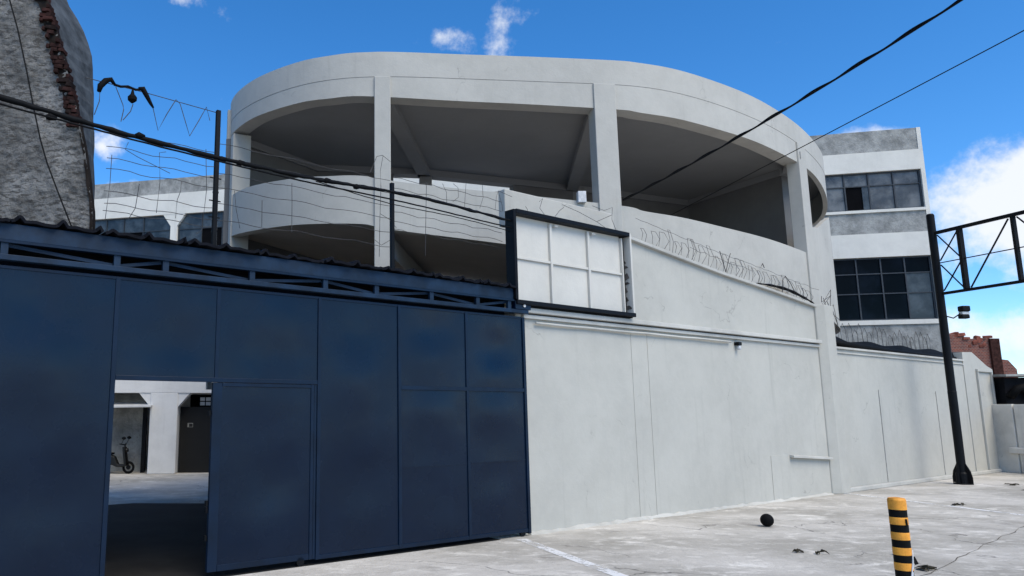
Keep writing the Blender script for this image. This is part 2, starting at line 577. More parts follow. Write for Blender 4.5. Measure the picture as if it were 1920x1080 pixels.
m = MB(); m.prism([wp(6.96, 0.002, 0.745), wp(6.96, 0.09, 0.745), wp(6.96, 0.09, 0.79), wp(6.96, 0.002, 0.80)], wp(8.469, 0, -0.09) - wp(6.96, 0, 0))
m.build('low_ledge', 'trim', wall, bevel=0.006)
m = MB(); wbox(m, 8.992, 16.2, -0.10, 0.05, 2.862, 2.905); m.build('ledge', 'trim', wall, bevel=0.006)
m = MB(); wbox(m, 8.992, 16.2, 0.001, 0.03, 2.775, 2.80); m.build('ledge_moulding', 'trim', wall)
m = MB(); wbox(m, 9.0, 18.2, 0.003, 0.09, 0, 0.085); m.build('plinth', 'trim', wall, bevel=0.015)
for s0, z1 in ((11.03, 2.05), (14.2, 2.06)):
    m = MB(); wbox(m, s0 - 0.009, s0 + 0.009, 0.001, 0.010, 0.1, z1); m.build('joint_bead', 'rear_grey', wall)
for s0 in (2.45, 2.86):
    m = MB(); wbox(m, s0 - 0.008, s0 + 0.008, 0.001, 0.006, 0.02, 2.79); m.build('render_seam', 'wall', wall)
m = MB(); wbox(m, 6.3, 6.96, 0.001, 0.008, 0.02, 0.80); m.build('render_patch', 'wall', wall, bevel=0.004)
rr = random.Random(17)
vs, fs = [], []
for i in range(61):
    s0 = 0.06 + 8.40 * i / 60
    w, h2 = rr.uniform(0.03, 0.10), rr.uniform(0.012, 0.035)
    vs += [wp(s0, 0.001, 0.0), wp(s0, w, 0.0), wp(s0, w * 0.55, h2 * 0.7), wp(s0, 0.001, h2 * 1.3)]
for i in range(60):
    p, q = 4 * i, 4 * i + 4
    fs += [(p + k, q + k, q + (k + 1) % 4, p + (k + 1) % 4) for k in range(4)]
fs += [(0, 1, 2, 3), (243, 242, 241, 240)]
m = MB(); m.add(vs, fs); m.build('mortar_fillet', 'trim', wall)
# far end of the wall: a taller piece with a raised frame
m = MB(); wpoly(m, [(16.202, 0), (18.3, 0), (18.3, 2.72), (17.9, 2.80), (16.9, 3.13), (16.202, 3.10)], -0.22, 0.02); m.build('end_wall', 'wall', wall)
m = MB(); wbox(m, 17.0, 17.05, 0.021, 0.07, 0.09, 2.62); wbox(m, 18.05, 18.12, 0.021, 0.07, 0.09, 2.62); wbox(m, 17.0, 18.12, 0.021, 0.075, 2.622, 2.69)
m.build('raised_frame', 'wall', wall, bevel=0.006)

# lamp at the end of the conduit
lamp = thing('wall_lamp', wp(5.43, 0.02, 2.7), 'small dark lamp under the long wall ledge at the conduit end', 'lamp')
m = MB(); wbox(m, 5.38, 5.48, 0.002, 0.09, 2.74, 2.80); m.build('bracket', 'black', lamp, bevel=0.005)
m = MB(); m.lathe(wp(5.43, 0.06, 2.66), [(0.02, 0), (0.035, 0.015), (0.03, 0.055), (0.018, 0.08)], 12); m.build('lamp_head', 'lamp_glass', lamp, smooth=True)

# ------------------------------------------------------------------ sliding gate
gate = thing('sliding_gate', wp(-3.5, 0.1, 0), 'large navy blue sheet metal sliding gate with an open doorway in it', 'gate')
GO = 0.08


def sheet(s0, s1, z0, z1, seed, amp=0.016):
    rnd = random.Random(seed)
    ph = [rnd.uniform(0, 6.28) for _ in range(6)]
    nx, nz = 14, max(10, int((z1 - z0) * 12))
    vs, fs = [], []
    for back_side in (0, 1):
        for j in range(nz + 1):
            for i in range(nx + 1):
                u, v = i / nx, j / nz
                e = (math.sin(math.pi * u) * math.sin(math.pi * v)) ** 1.2 if 0 < i < nx and 0 < j < nz else 0
                z = z0 + (z1 - z0) * v
                w = 0.75 * math.sin(z * 3.6 + 0.5 * ph[0] + u * 0.8) + 0.35 * math.sin(z * 6.5 + ph[1] - u * 1.2) + 0.2 * math.sin(u * 4 + ph[2] + z)
                vs.append(wp(s0 + (s1 - s0) * u, GO + 0.002 - 0.003 * back_side + amp * 1.5 * e * w, z))
    n1 = (nx + 1) * (nz + 1)
    for j in range(nz):
        for i in range(nx):
            a = j * (nx + 1) + i
            q = (a, a + 1, a + nx + 2, a + nx + 1)
            fs += [q, tuple(n1 + k for k in q[::-1])]
    rim = [i for i in range(nx)] + [nx + j * (nx + 1) for j in range(nz)] + [nz * (nx + 1) + i for i in range(nx, 0, -1)] + [j * (nx + 1) for j in range(nz, 0, -1)]
    for a, b in zip(rim, rim[1:] + rim[:1]):
        fs.append((b, a, n1 + a, n1 + b))
    m = MB(); m.add(vs, fs)
    o = m.build('sheet_panel', 'gate', gate, smooth=True)
    o.data.set_sharp_from_angle(angle=math.radians(35))
    return o


for i, q in enumerate([(-7.9, -6.6, 0.07, 2.83), (-6.6, -5.435, 0.07, 2.83), (-5.405, -4.41, 1.92, 2.83), (-4.39, -3.215, 1.92, 2.83),
                       (-3.185, -2.115, 0.08, 2.83), (-2.085, -1.045, 1.885, 2.83), (-1.015, -0.02, 1.885, 2.83),
                       (-2.085, -1.045, 0.95, 1.855), (-1.015, -0.02, 0.96, 1.855), (-2.085, -1.045, 0.08, 0.95), (-1.015, -0.02, 0.08, 0.96)]):
    sheet(*q, seed=i + 3)
for s0 in (-6.61, -5.42, -3.20, -2.10, -1.03):
    m = MB(); wbox(m, s0 - 0.022, s0 + 0.022, GO - 0.03, GO + 0.014 + 0.002 * (s0 % 2), 0.05, 2.845)
    m.build('stile', 'gate_frame', gate, bevel=0.003)
m = MB(); wbox(m, -4.42, -4.38, GO - 0.03, GO + 0.012, 1.912, 2.843); m.build('stile', 'gate_frame', gate, bevel=0.003)
m = MB(); wbox(m, -0.025, 0.02, GO - 0.04, GO + 0.02, 0.03, 2.846); m.build('end_stile', 'gate_frame', gate, bevel=0.003)
m = MB(); wbox(m, -5.396, -3.224, GO - 0.028, GO + 0.016, 1.882, 1.927); m.build('mid_rail', 'gate_frame', gate, bevel=0.003)
m = MB(); wbox(m, -2.076, -0.027, GO - 0.028, GO + 0.016, 1.845, 1.892); m.build('mid_rail', 'gate_frame', gate, bevel=0.003)
m = MB(); wbox(m, -2.076, -1.054, GO + 0.0015, GO + 0.0065, 0.943, 0.957); wbox(m, -1.006, -0.027, GO + 0.0015, GO + 0.0065, 0.953, 0.967); m.build('seam_strip', 'gate', gate)
for q in ((-7.9, -5.444, 0.035, 0.075), (-3.224, -0.027, 0.05, 0.095)):
    m = MB(); wbox(m, q[0], q[1], GO - 0.031, GO + 0.0125, q[2], q[3])
    m.build('bottom_rail', 'gate_frame', gate, bevel=0.003)
m = MB(); wbox(m, -7.9, -0.027, GO - 0.032, GO + 0.01, 2.826, 2.855); m.build('top_rail', 'gate_frame', gate, bevel=0.003)
for s0 in (-0.12, -3.4, -6.9):
    m = MB(); c = wp(s0, GO - 0.01, 0.05); m.tube([c - WN * 0.02, c + WN * 0.02], 0.045, 16); m.build('roller', 'black', gate)
# wicket door (closed half) with its frame, beside the open doorway
door = tag(sheet(-4.33, -3.30, 0.12, 1.84, 31, 0.02), 'closed door leaf beside the open doorway')
door.name = 'door_leaf'
m = MB()
wbox(m, -4.43, -4.33, GO - 0.035, GO + 0.008, 0.06, 1.88); wbox(m, -3.30, -3.262, GO - 0.03, GO + 0.012, 0.06, 1.88)
wbox(m, -4.328, -3.302, GO - 0.03, GO + 0.010, 0.06, 0.12); wbox(m, -4.328, -3.302, GO - 0.03, GO + 0.010, 1.842, 1.879)
m.build('door_frame', 'gate_frame', door, bevel=0.003)
m = MB(); wbox(m, -3.255, -3.226, GO - 0.02, GO + 0.004, 0.06, 1.878); m.build('edge_strip', 'gate_frame', gate)
for z in (0.35, 0.62, 0.68, 1.55):
    m = MB(); wbox(m, -4.455, -4.433, GO - 0.05, GO - 0.012, z, z + 0.05); m.build('latch', 'black', door)

# gate header truss
hd = thing('gate_header_truss', wp(-3.2, -0.1, 2.86), 'blue steel lattice beam above the navy gate', 'beam')
HO = 0.12
m = MB(); wbox(m, -8.0, -0.20, HO - 0.07, HO, 3.075, 3.225); m.build('upper_chord', 'truss_blue', hd, bevel=0.006)
m = MB(); wbox(m, -8.0, -0.20, HO - 0.05, HO + 0.02, 3.05, 3.073); m.build('chord_lip', 'gate_frame', hd)
m = MB(); wbox(m, -8.0, 0.06, HO - 0.05, HO + 0.02, 2.895, 2.945); m.build('lower_chord', 'truss_blue', hd, bevel=0.004)
m = MB(); wbox(m, -8.0, -0.10, HO - 0.30, HO - 0.28, 2.80, 3.22); m.build('back_sheet', 'roof_dark', hd)
ps = [-7.3, -6.42, -5.45, -4.98, -4.05, -3.15, -2.45, -1.62, -0.85, -0.28]
for i, s0 in enumerate(ps):
    m = MB(); wbox(m, s0 - 0.03, s0 + 0.03, HO - 0.035, HO + 0.004, 2.946, 3.049); m.build('post', 'truss_blue', hd)
for i, (a, b) in enumerate(zip(ps, ps[1:])):
    z0, z1 = (3.035, 2.958) if i % 2 else (2.958, 3.035)
    m = MB(); m.bar(wp(a + 0.032, HO - 0.045, z0), wp(b - 0.032, HO - 0.045, z1), 0.012, 0.032); m.build('diagonal', 'truss_blue', hd)
m = MB(); wbox(m, -0.19, 0.10, HO - 0.055, HO + 0.026, 2.948, 3.06); m.build('end_bracket', 'gate_frame', hd, bevel=0.004)
m = MB(); c = wp(-0.03, HO + 0.027, 3.0); m.tube([c, c + WN * 0.012], 0.022, 10); m.build('bolt', 'pvc', hd)

# corrugated roof above the gate
roof = thing('canopy_roof', wp(-3.2, -1, 3.24), 'dark corrugated sheet roof edge on top of the gate beam', 'roof')
s = -8.0
k = 0
rr = random.Random(5)
while s < -0.25:
    w = 0.78
    e = min(s + w, -0.2)
    depth = 2.5 if s < -5.0 else (4.3 if s < -4.1 else (7.2 if s < -3.0 else (5.4 if s < -1.2 else 2.2)))
    z = 3.245 + rr.uniform(0, 0.016)
    o1 = HO + 0.05 + rr.uniform(-0.02, 0.03)
    prof = []
    x = s
    while x < e - 1e-4:
        p = 0.36 + rr.uniform(-0.03, 0.03)
        hh = rr.uniform(0.55, 1.0); prof += [(x, 0), (x + 0.03, 0.012), (x + 0.055, 0.045 * hh), (x + 0.075, 0.058 * hh), (x + 0.10, 0.045 * hh), (x + 0.13, 0.010), (x + p * 0.6, 0.018), (x + p * 0.8, 0.004)]
        x += p
    prof = [q for q in prof if q[0] <= e] + [(e + 0.02, 0.0)]
    vs, fs = [], []
    n = len(prof)
    for oo in (o1, -depth):
        for a, h in prof:
            vs.append(wp(a, oo + (rr.uniform(-0.012, 0.012) if oo == o1 else 0), z + h + (0.03 if oo < 0 else 0)))
    for i in range(n - 1):
        fs.append((i, i + 1, n + i + 1, n + i))
    m = MB(); m.add(vs, fs)
    o = m.build('roof_sheet', 'roof_dark', roof)
    sm = o.modifiers.new('thickness', 'SOLIDIFY'); sm.thickness = 0.028; sm.offset = -1
    s = e + 0.021
    k += 1
for oo in (-1.6, -3.6):
    m = MB(); wbox(m, -4.9 if oo < -2 else -7.9, -1.8 if oo < -2 else -0.3, oo - 0.04, oo + 0.04, 3.10, 3.20); m.build('purlin', 'gate_frame', roof)

# ------------------------------------------------------------------ round ramp building
CP = [(-3.0, 16.2), (-3.02, 14.75), (-2.75, 13.95), (-2.23, 13.28), (-1.34, 12.56), (-0.75, 12.32), (-0.19, 12.22), (0.33, 12.22), (2.3, 12.38), (4.3, 12.55),
      (4.79, 12.6), (5.80, 13.01), (7.38, 13.97), (8.95, 15.25), (10.43, 16.8), (11.45, 18.2), (11.85, 19.4), (11.7, 21), (10.5, 22.5)]


def catmull(P, n=8):
    P = [Vector(p) for p in P]
    P = [2 * P[0] - P[1]] + P + [2 * P[-1] - P[-2]]
    o = []
    for i in range(1, len(P) - 2):
        a, b, c, d = P[i - 1:i + 3]
        for k in range(n):
            t = k / n
            o.append(0.5 * ((2 * b) + (c - a) * t + (2 * a - 5 * b + 4 * c - d) * t * t + (3 * b - a - 3 * c + d) * t ** 3))
    o.append(P[-2])
    return o


RC = catmull(CP)
NRC = len(RC)
# ease the plan curve: gaussian along its own length, so that no facet shows
ARC = [0.0]
for p_, q_ in zip(RC, RC[1:]):
    ARC.append(ARC[-1] + (q_ - p_).length)


def on_curve(d):
    if d <= 0:
        return RC[0] + (RC[0] - RC[1]).normalized() * -d
    if d >= ARC[-1]:
        return RC[-1] + (RC[-1] - RC[-2]).normalized() * (d - ARC[-1])
    lo, hi = 0, NRC - 1
    while hi - lo > 1:
        mid = (lo + hi) // 2
        if ARC[mid] <= d:
            lo = mid
        else:
            hi = mid
    f = (d - ARC[lo]) / max(1e-9, ARC[hi] - ARC[lo])
    return RC[lo].lerp(RC[hi], f)


SM = []
for d in ARC:
    acc, ws = Vector((0, 0)), 0.0
    for k in range(-12, 13):
        w = math.exp(-0.5 * (k / 5) ** 2)
        acc += on_curve(d + k * 0.105) * w
        ws += w
    SM.append(acc / ws)
RC = SM


def rnorm(i):
    t = (RC[min(i + 1, NRC - 1)] - RC[max(i - 1, 0)]).normalized()
    return Vector((t.y, -t.x))


def soft(tab):
    return [(i, sum(lerp_tab(tab, i + k) * math.exp(-0.5 * (k / 3.5) ** 2) for k in range(-8, 9)) / sum(math.exp(-0.5 * (k / 3.5) ** 2) for k in range(-8, 9))) for i in range(0, 145)]


def ramp_band(i0, i1, out, inn, zb, zt):
    """solid band that follows the plan curve; zb / zt are functions of the curve index"""
    m = MB()
    vs = []
    for i in range(i0, i1 + 1):
        nn = rnorm(i)
        a, b = RC[i] + nn * out, RC[i] - nn * inn
        vs += [(a.x, a.y, zb(i)), (a.x, a.y, zt(i)), (b.x, b.y, zt(i)), (b.x, b.y, zb(i))]
    fs = []
    n = i1 - i0
    for i in range(n):
        p, q = i * 4, i * 4 + 4
        fs += [(p + k, q + k, q + (k + 1) % 4, p + (k + 1) % 4) for k in range(4)]
    fs += [(0, 1, 2, 3), (n * 4 + 3, n * 4 + 2, n * 4 + 1, n * 4)]
    m.add(vs, fs)
    return m


PT = [(0, 5.8), (14, 5.74), (21, 5.73), (32, 5.62), (53, 5.53), (64, 5.28), (72, 5.09), (87, 4.98), (94, 4.9), (103, 4.9), (107, 4.9)]
PT2 = [(106, 5.5), (109, 5.63), (113, 6.0), (118, 6.3), (126, 6.4), (144, 6.4)]
PB = [(0, 5.0), (12, 4.94), (25, 4.84), (33, 4.77), (53, 4.69), (56, 4.61), (61, 4.49), (64, 4.36), (72, 4.18), (90, 3.95), (106, 3.75), (110, 3.58), (120, 3.5), (144, 3.5)]
FB = [(0, 7.05), (25, 7.03), (53, 6.98), (72, 6.87), (90, 6.83), (105, 6.87), (110, 6.98), (115, 6.8), (120, 6.6), (126, 6.5), (144, 6.5)]
PT, PB, FB = soft(PT), soft(PB), soft(FB)
rot = thing('round_ramp_building', (3, 15, 0), 'pale grey round fronted concrete ramp building with large open bays', 'building')


def wob(i, a=0.008):
    return 0.5 * a * math.sin(i * 0.6) + 0.6 * a * math.sin(i * 0.27 + 1)


for q in ((10, 107, 0.30), (107, 144, 0.10)):
    ramp_band(q[0], q[1], 0.0, q[2], lambda i: lerp_tab(FB, i) + wob(i), lambda i: 7.337).build('fascia', 'rotunda', rot, smooth=True).data.set_sharp_from_angle(angle=math.radians(40))
ramp_band(10, 144, 0.005, 0.29, lambda i: 7.342, lambda i: 7.80 + wob(i, 0.005)).build('roof_parapet', 'rotunda', rot, smooth=True).data.set_sharp_from_angle(angle=math.radians(40))
ramp_band(10, 105, 0.0, 0.20, lambda i: lerp_tab(PB, i), lambda i: lerp_tab(PT, i) + wob(i, 0.006)).build('ramp_parapet', 'rotunda', rot, smooth=True).data.set_sharp_from_angle(angle=math.radians(40))
ramp_band(107, 144, 0.0, 0.10, lambda i: lerp_tab(PB, i), lambda i: lerp_tab(PT2, i)).build('ramp_parapet', 'rotunda', rot, smooth=True).data.set_sharp_from_angle(angle=math.radians(40))


def rcol(i0, w, dep, out, z1, name='column', z0=0.0):
    i = int(i0)
    f = i0 - i
    c = RC[i] * (1 - f) + RC[min(i + 1, NRC - 1)] * f
    nn = rnorm(i)
    t = Vector((-nn.y, nn.x))
    p = [c + nn * out - t * w / 2, c + nn * out + t * w / 2, c - nn * (dep - out) + t * w / 2, c - nn * (dep - out) - t * w / 2]
    m = MB()
    m.hexa([(q.x, q.y, z0) for q in p] + [(q.x, q.y, z1) for q in p])
    return m.build(name, 'rotunda', rot, bevel=0.012)


rcol(54.6, 0.28, 0.42, 0.035, 7.337)
rcol(70.9, 0.40, 0.30, 0.035, 7.337)
rcol(105.9, 0.50, 0.26, 0.04, 7.337)
rcol(14.5, 0.2, 0.36, 0.02, 6.99)
rcol(11.0, 0.12, 0.30, 0.07, 7.62, 'end_pier')

BK = [(10, (-2.7, 14.75)), (24, (-1.34, 16.44)), (48, (0.42, 16.62)), (56, (1.1, 16.75)), (64, (3.3, 17.45)), (72, (5.2, 18.1)), (90, (8.45, 19.4)), (106, (9.55, 16.7)), (116, (9.4, 18.2)), (144, (8.6, 20.6))]


def back(i):
    for (a, p), (b, q) in zip(BK, BK[1:]):
        if i <= b:
            f = (i - a) / (b - a)
            return Vector(p) * (1 - f) + Vector(q) * f
    return Vector(BK[-1][1])


def slab(zlo, zhi, name, mat='ceiling', i0=10, i1=144):
    m = MB()
    vs, fs = [], []
    for i in range(i0, i1 + 1):
        a = RC[i] - rnorm(i) * 0.12
        b = back(i)
        zl, zh = zlo(i), zhi(i)
        vs += [(a.x, a.y, zl), (a.x, a.y, zh), (b.x, b.y, zh), (b.x, b.y, zl)]
    n = i1 - i0
    for i in range(n):
        p, q = 4 * i, 4 * i + 4
        fs += [(p + k, q + k, q + (k + 1) % 4, p + (k + 1) % 4) for k in range(4)]
    fs += [(0, 1, 2, 3), (4 * n + 3, 4 * n + 2, 4 * n + 1, 4 * n)]
    m.add(vs, fs)
    return m.build(name, mat, rot)


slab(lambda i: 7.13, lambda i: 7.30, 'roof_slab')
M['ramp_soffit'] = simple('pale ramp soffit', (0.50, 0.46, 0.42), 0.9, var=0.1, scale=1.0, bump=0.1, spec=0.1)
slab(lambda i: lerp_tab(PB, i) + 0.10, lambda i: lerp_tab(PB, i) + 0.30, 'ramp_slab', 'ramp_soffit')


def bwall(p, q, z0, z1, th=0.2, name='back_wall', mat='inner_wall'):
    p, q = Vector(p), Vector(q)
    t = (q - p).normalized()
    nn = Vector((t.y, -t.x)) * th / 2
    m = MB()
    c = [p + nn, q + nn, q - nn, p - nn]
    m.hexa([(v.x, v.y, z0) for v in c] + [(v.x, v.y, z1) for v in c])
    return m.build(name, mat, rot)


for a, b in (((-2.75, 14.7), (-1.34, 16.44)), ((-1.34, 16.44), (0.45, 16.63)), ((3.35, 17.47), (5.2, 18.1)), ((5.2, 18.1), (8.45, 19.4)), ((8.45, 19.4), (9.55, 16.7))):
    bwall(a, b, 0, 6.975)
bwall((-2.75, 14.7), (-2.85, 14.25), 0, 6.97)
bwall((9.75, 16.75), (11.05, 18.8), 3.9, 7.125, 0.12)  # this wall and the next are added to darken the open right bay
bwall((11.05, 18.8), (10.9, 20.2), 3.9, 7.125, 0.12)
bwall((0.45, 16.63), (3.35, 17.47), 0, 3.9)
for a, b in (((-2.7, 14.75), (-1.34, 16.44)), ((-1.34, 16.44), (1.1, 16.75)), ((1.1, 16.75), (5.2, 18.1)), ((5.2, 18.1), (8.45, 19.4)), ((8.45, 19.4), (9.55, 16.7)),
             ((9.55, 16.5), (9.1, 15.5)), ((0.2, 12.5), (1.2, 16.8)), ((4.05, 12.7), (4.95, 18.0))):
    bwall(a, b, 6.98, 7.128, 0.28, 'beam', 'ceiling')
    if b[0] < 5.3:
        zz = 4.25 if b[0] > 2 or a[0] > 3 else 4.45
        bwall(a, b, zz - 0.25, zz + (0.35 if a[0] < 0 else 0.1), 0.24, 'beam', 'ramp_soffit')
for p in ((1.22, 16.85), (4.98, 18.05)):
    m = MB(); m.box(p[0] - 0.14, p[0] + 0.14, p[1] - 0.14, p[1] + 0.14, 0, 6.979); m.build('column', 'ceiling', rot, bevel=0.01)
# downpipe on the left end
m = MB(); m.tube([(-3.16, 14.45, z) for z in (2.0, 4.0, 6.0, 7.3)], 0.055, 10)
m.build('downpipe', 'pvc', rot, smooth=True)
for z in (3.9, 4.5, 5.1, 5.9, 6.6):
    m = MB(); m.lathe((-3.16, 14.45, z), [(0.064, 0), (0.064, 0.03)], 10); m.build('pipe_clip', 'black', rot)

# paper cup-like white block left on the parapet
m = MB(); m.box(3.52, 3.66, 12.40, 12.52, 5.13, 5.33)
tag(m.build('white_block', 'paper', bevel=0.008), 'tiny white block standing on the middle bay parapet', 'block')

# ------------------------------------------------------------------ sign frame on the wall
sg = thing('sign_frame', wp(1.2, 0.1, 3.05), 'empty black framed sign box showing its white six cell panel', 'sign')
S0, S1, Z0, Z1 = -0.20, 2.37, 3.075, 4.325
m = MB(); wbox(m, S0, S0 + 0.05, 0.0, 0.17, Z0, Z1); m.build('side_frame', 'black', sg, bevel=0.006)
m = MB(); wbox(m, S1 - 0.04, S1, 0.0, 0.17, Z0, Z1); m.build('side_frame', 'sign_white', sg, bevel=0.006)
m = MB(); wbox(m, S0 + 0.051, S1 - 0.041, 0.0, 0.175, Z1 - 0.055, Z1 + 0.01); m.build('top_frame', 'black', sg, bevel=0.006)
m = MB(); wbox(m, S0 + 0.02, S1 + 0.01, 0.0, 0.175, Z0 - 0.06, Z0 - 0.001); m.build('bottom_frame', 'black', sg, bevel=0.006)
m = MB(); wbox(m, S0 + 0.051, S1 - 0.162, 0.04, 0.055, Z0, Z1 - 0.056); m.build('panel', 'sign_white', sg)
for s0 in (0.62, 1.44):
    m = MB(); wbox(m, s0 - 0.022, s0 + 0.022, 0.056, 0.095, Z0 + 0.005, Z1 - 0.08); m.build('upright_rib', 'sign_white', sg, bevel=0.004)
    m = MB(); c = wp(s0 + 0.06, 0.105, Z1 - 0.105); m.tube([c, c + WD * 0.07], 0.016, 8); m.build('clip', 'sign_white', sg)
m = MB(); wbox(m, S0 + 0.055, S1 - 0.165, 0.056, 0.085, 3.66, 3.695); m.build('cross_rib', 'sign_white', sg, bevel=0.004)
m = MB(); wbox(m, S1 - 0.16, S1 - 0.135, 0.02, 0.10, Z0, Z1 - 0.078); m.build('edge_strip', 'sign_white', sg, bevel=0.003)
m = MB(); wbox(m, S1 - 0.132, S1 - 0.120, 0.015, 0.105, Z0 + 0.01, Z1 - 0.079); m.build('edge_shadow_gap', 'black', sg)
rr = random.Random(11)
z = Z0 + 0.05
while z < 3.86:
    hgt = rr.uniform(0.04, 0.12)
    a, b = rr.uniform(0.015, 0.05), rr.uniform(0.08, 0.15)
    m = MB()
    m.prism([wp(S1 - 0.0425, a, z), wp(S1 - 0.0425, b, z + hgt * 0.25), wp(S1 - 0.0425, b - 0.02, z + hgt * 0.7), wp(S1 - 0.0425, (a + b) / 2, z + hgt), wp(S1 - 0.0425, a, z + hgt * 0.8)], WD * -0.002)
    m.build('rust_patch', 'peeling', sg)
    z += hgt + rr.uniform(0.02, 0.09)
m = MB(); wbox(m, S0 + 0.08, S1 - 0.02, 0.02, 0.13, Z0 - 0.078, Z0 - 0.062); m.build('support_rail', 'rubber', sg)

# ------------------------------------------------------------------ rear building (two wings of one long facade)
FO = Vector((17.2, 26.0, 0))
FD = Vector((0.970, -0.242, 0)).normalized()
FN = Vector((-FD.y * -1, -FD.x, 0)).normalized()
FN = Vector((-0.242, -0.970, 0)).normalized()


def fp(u, o, z):
    return FO + FD * u + FN * o + Vector((0, 0, z))


def fbox(mb, u0, u1, o0, o1, z0, z1):
    return mb.hexa([fp(u0, o1, z0), fp(u1, o1, z0), fp(u1, o0, z0), fp(u0, o0, z0), fp(u0, o1, z1), fp(u1, o1, z1), fp(u1, o0, z1), fp(u0, o0, z1)])


def part(root, name, mat, u0, u1, o0, o1, z0, z1, bevel=0):
    m = MB(); fbox(m, u0, u1, o0, o1, z0, z1)
    return m.build(name, mat, root, bevel=bevel)


def window(root, u0, u1, z0, z1, us, zs, mats, opening=None):
    w = part(root, 'window', 'mullion', u0, u1, -0.16, -0.14, z0, z1)
    m = MB()
    for u in [u0 + 0.03] + us + [u1 - 0.03]:
        fbox(m, u - 0.022, u + 0.022, -0.139, -0.07, z0, z1)
    for z in [z0 + 0.025] + zs + [z1 - 0.025]:
        fbox(m, u0, u1, -0.138, -0.075, z - 0.018, z + 0.018)
    m.build('frame', 'mullion', w)
    ue, ze = [u0] + us + [u1], [z0] + zs + [z1]
    rnd = random.Random(int(u0 * 10) + int(z0))
    for i in range(len(ue) - 1):
        for j in range(len(ze) - 1):
            m = MB()
            tl = rnd.uniform(-0.006, 0.006)
            a, b, c, d = ue[i] + 0.024, ue[i + 1] - 0.024, ze[j] + 0.02, ze[j + 1] - 0.02
            m.prism([fp(a, -0.125, c), fp(b, -0.125 + tl, c), fp(b, -0.125 + tl, d), fp(a, -0.125, d)], FN * 0.006)
            m.build('pane', mats(i, j), w)
    return w


rb = thing('office_block', fp(1.0, -4, 0), 'white and raw grey banded office block with dark gridded windows, right of the round building', 'building')
part(rb, 'body', 'rear_white', -5.0, 2.40, -9, -0.30, 0, 11.50)
part(rb, 'corner_pier', 'rear_white', 2.28, 2.41, -9.2, 0.02, 0, 11.605)
for z0, z1, mt, nm, oo in ((10.80, 11.60, 'rear_grey', 'grey_band', 0.0), (10.07, 10.798, 'rear_white', 'white_band', 0.03), (7.80, 8.56, 'rear_grey', 'grey_band', 0.0),
                           (6.95, 7.798, 'rear_white', 'white_band', 0.03), (0, 4.55, 'rear_grey', 'grey_band', 0.0)):
    part(rb, nm, mt, -5.0, 2.278, -0.298, oo, z0, z1)
part(rb, 'sill', 'rear_white', -5.0, 2.278, -0.296, 0.07, 8.562, 8.66)
part(rb, 'sill', 'rear_white', -5.0, 2.278, -0.296, 0.06, 4.552, 4.71)
part(rb, 'window_pier', 'rear_white', -5.0, -1.62, -0.297, 0.02, 8.662, 10.068)
part(rb, 'window_pier', 'rear_white', -5.0, -0.85, -0.297, 0.02, 4.712, 6.948)
window(rb, -1.6, 2.27, 8.67, 10.06, [-0.93, -0.15, 0.63, 1.42], [9.58], lambda i, j: 'void' if (i == 2 and j == 0) else 'glass_pale')
part(rb, 'open_sash', 'glass_dusty', 0.40, 0.60, -0.110, -0.095, 8.70, 9.55)
window(rb, -0.84, 2.27, 4.72, 6.94, [-0.05, 0.72, 1.46], [5.66, 6.37], lambda i, j: 'glass_dusty' if i == 3 and j < 2 else 'glass_dark')
# left wing
lb = thing('rear_wing', fp(-27, -4, 0), 'white rear wing with grey top band and chamfered windows, left of the round building', 'building')
part(lb, 'body', 'rear_white', -36, -11, -9, -0.30, 0, 11.85)
part(lb, 'grey_band', 'rear_grey', -36, -11, -0.298, 0.0, 11.27, 11.98)
part(lb, 'white_band', 'rear_white', -36, -11, -0.298, 0.03, 10.30, 11.268)
part(lb, 'white_band', 'rear_white', -36, -11, -0.298, 0.03, 7.2, 8.7)
part(lb, 'grey_band', 'rear_grey', -36, -11, -0.298, 0.0, 0, 7.198)
for uc in (-26.92, -21.6, -32.3):
    m = MB()
    m.prism([fp(uc - 0.16, 0.02, 8.702), fp(uc + 0.16, 0.02, 8.702), fp(uc + 0.16, 0.02, 9.75), fp(uc + 0.55, 0.02, 10.298), fp(uc - 0.55, 0.02, 10.298), fp(uc - 0.16, 0.02, 9.75)], FN * -0.315)
    m.build('chamfered_pier', 'rear_white', lb)
window(lb, -32.1, -27.1, 8.72, 10.29, [-31.2, -30.4, -29.5, -28.5], [9.6], lambda i, j: 'void' if (i == 3 and j == 0) else 'glass_dusty')
window(lb, -26.75, -21.8, 8.72, 10.29, [-25.6, -24.6, -23.6, -22.7], [9.6], lambda i, j: 'void' if (i == 1 and j == 0) else 'glass_dusty')

# ------------------------------------------------------------------ neighbour's broken cement wall at the left
nb = thing('cement_wall', (-5.5, 9.8, 0), 'tall rough cement wall with a broken brick edge, top left above the gate roof', 'wall')
edge = [(-3.56, 0.0), (-3.57, 3.2), (-3.60, 4.1), (-3.74, 4.9), (-3.90, 5.54), (-4.10, 6.2), (-4.36, 7.0), (-4.72, 7.7), (-4.95, 8.6)]


def edge_x(z):
    return lerp_tab([(b, a) for a, b in edge], z)


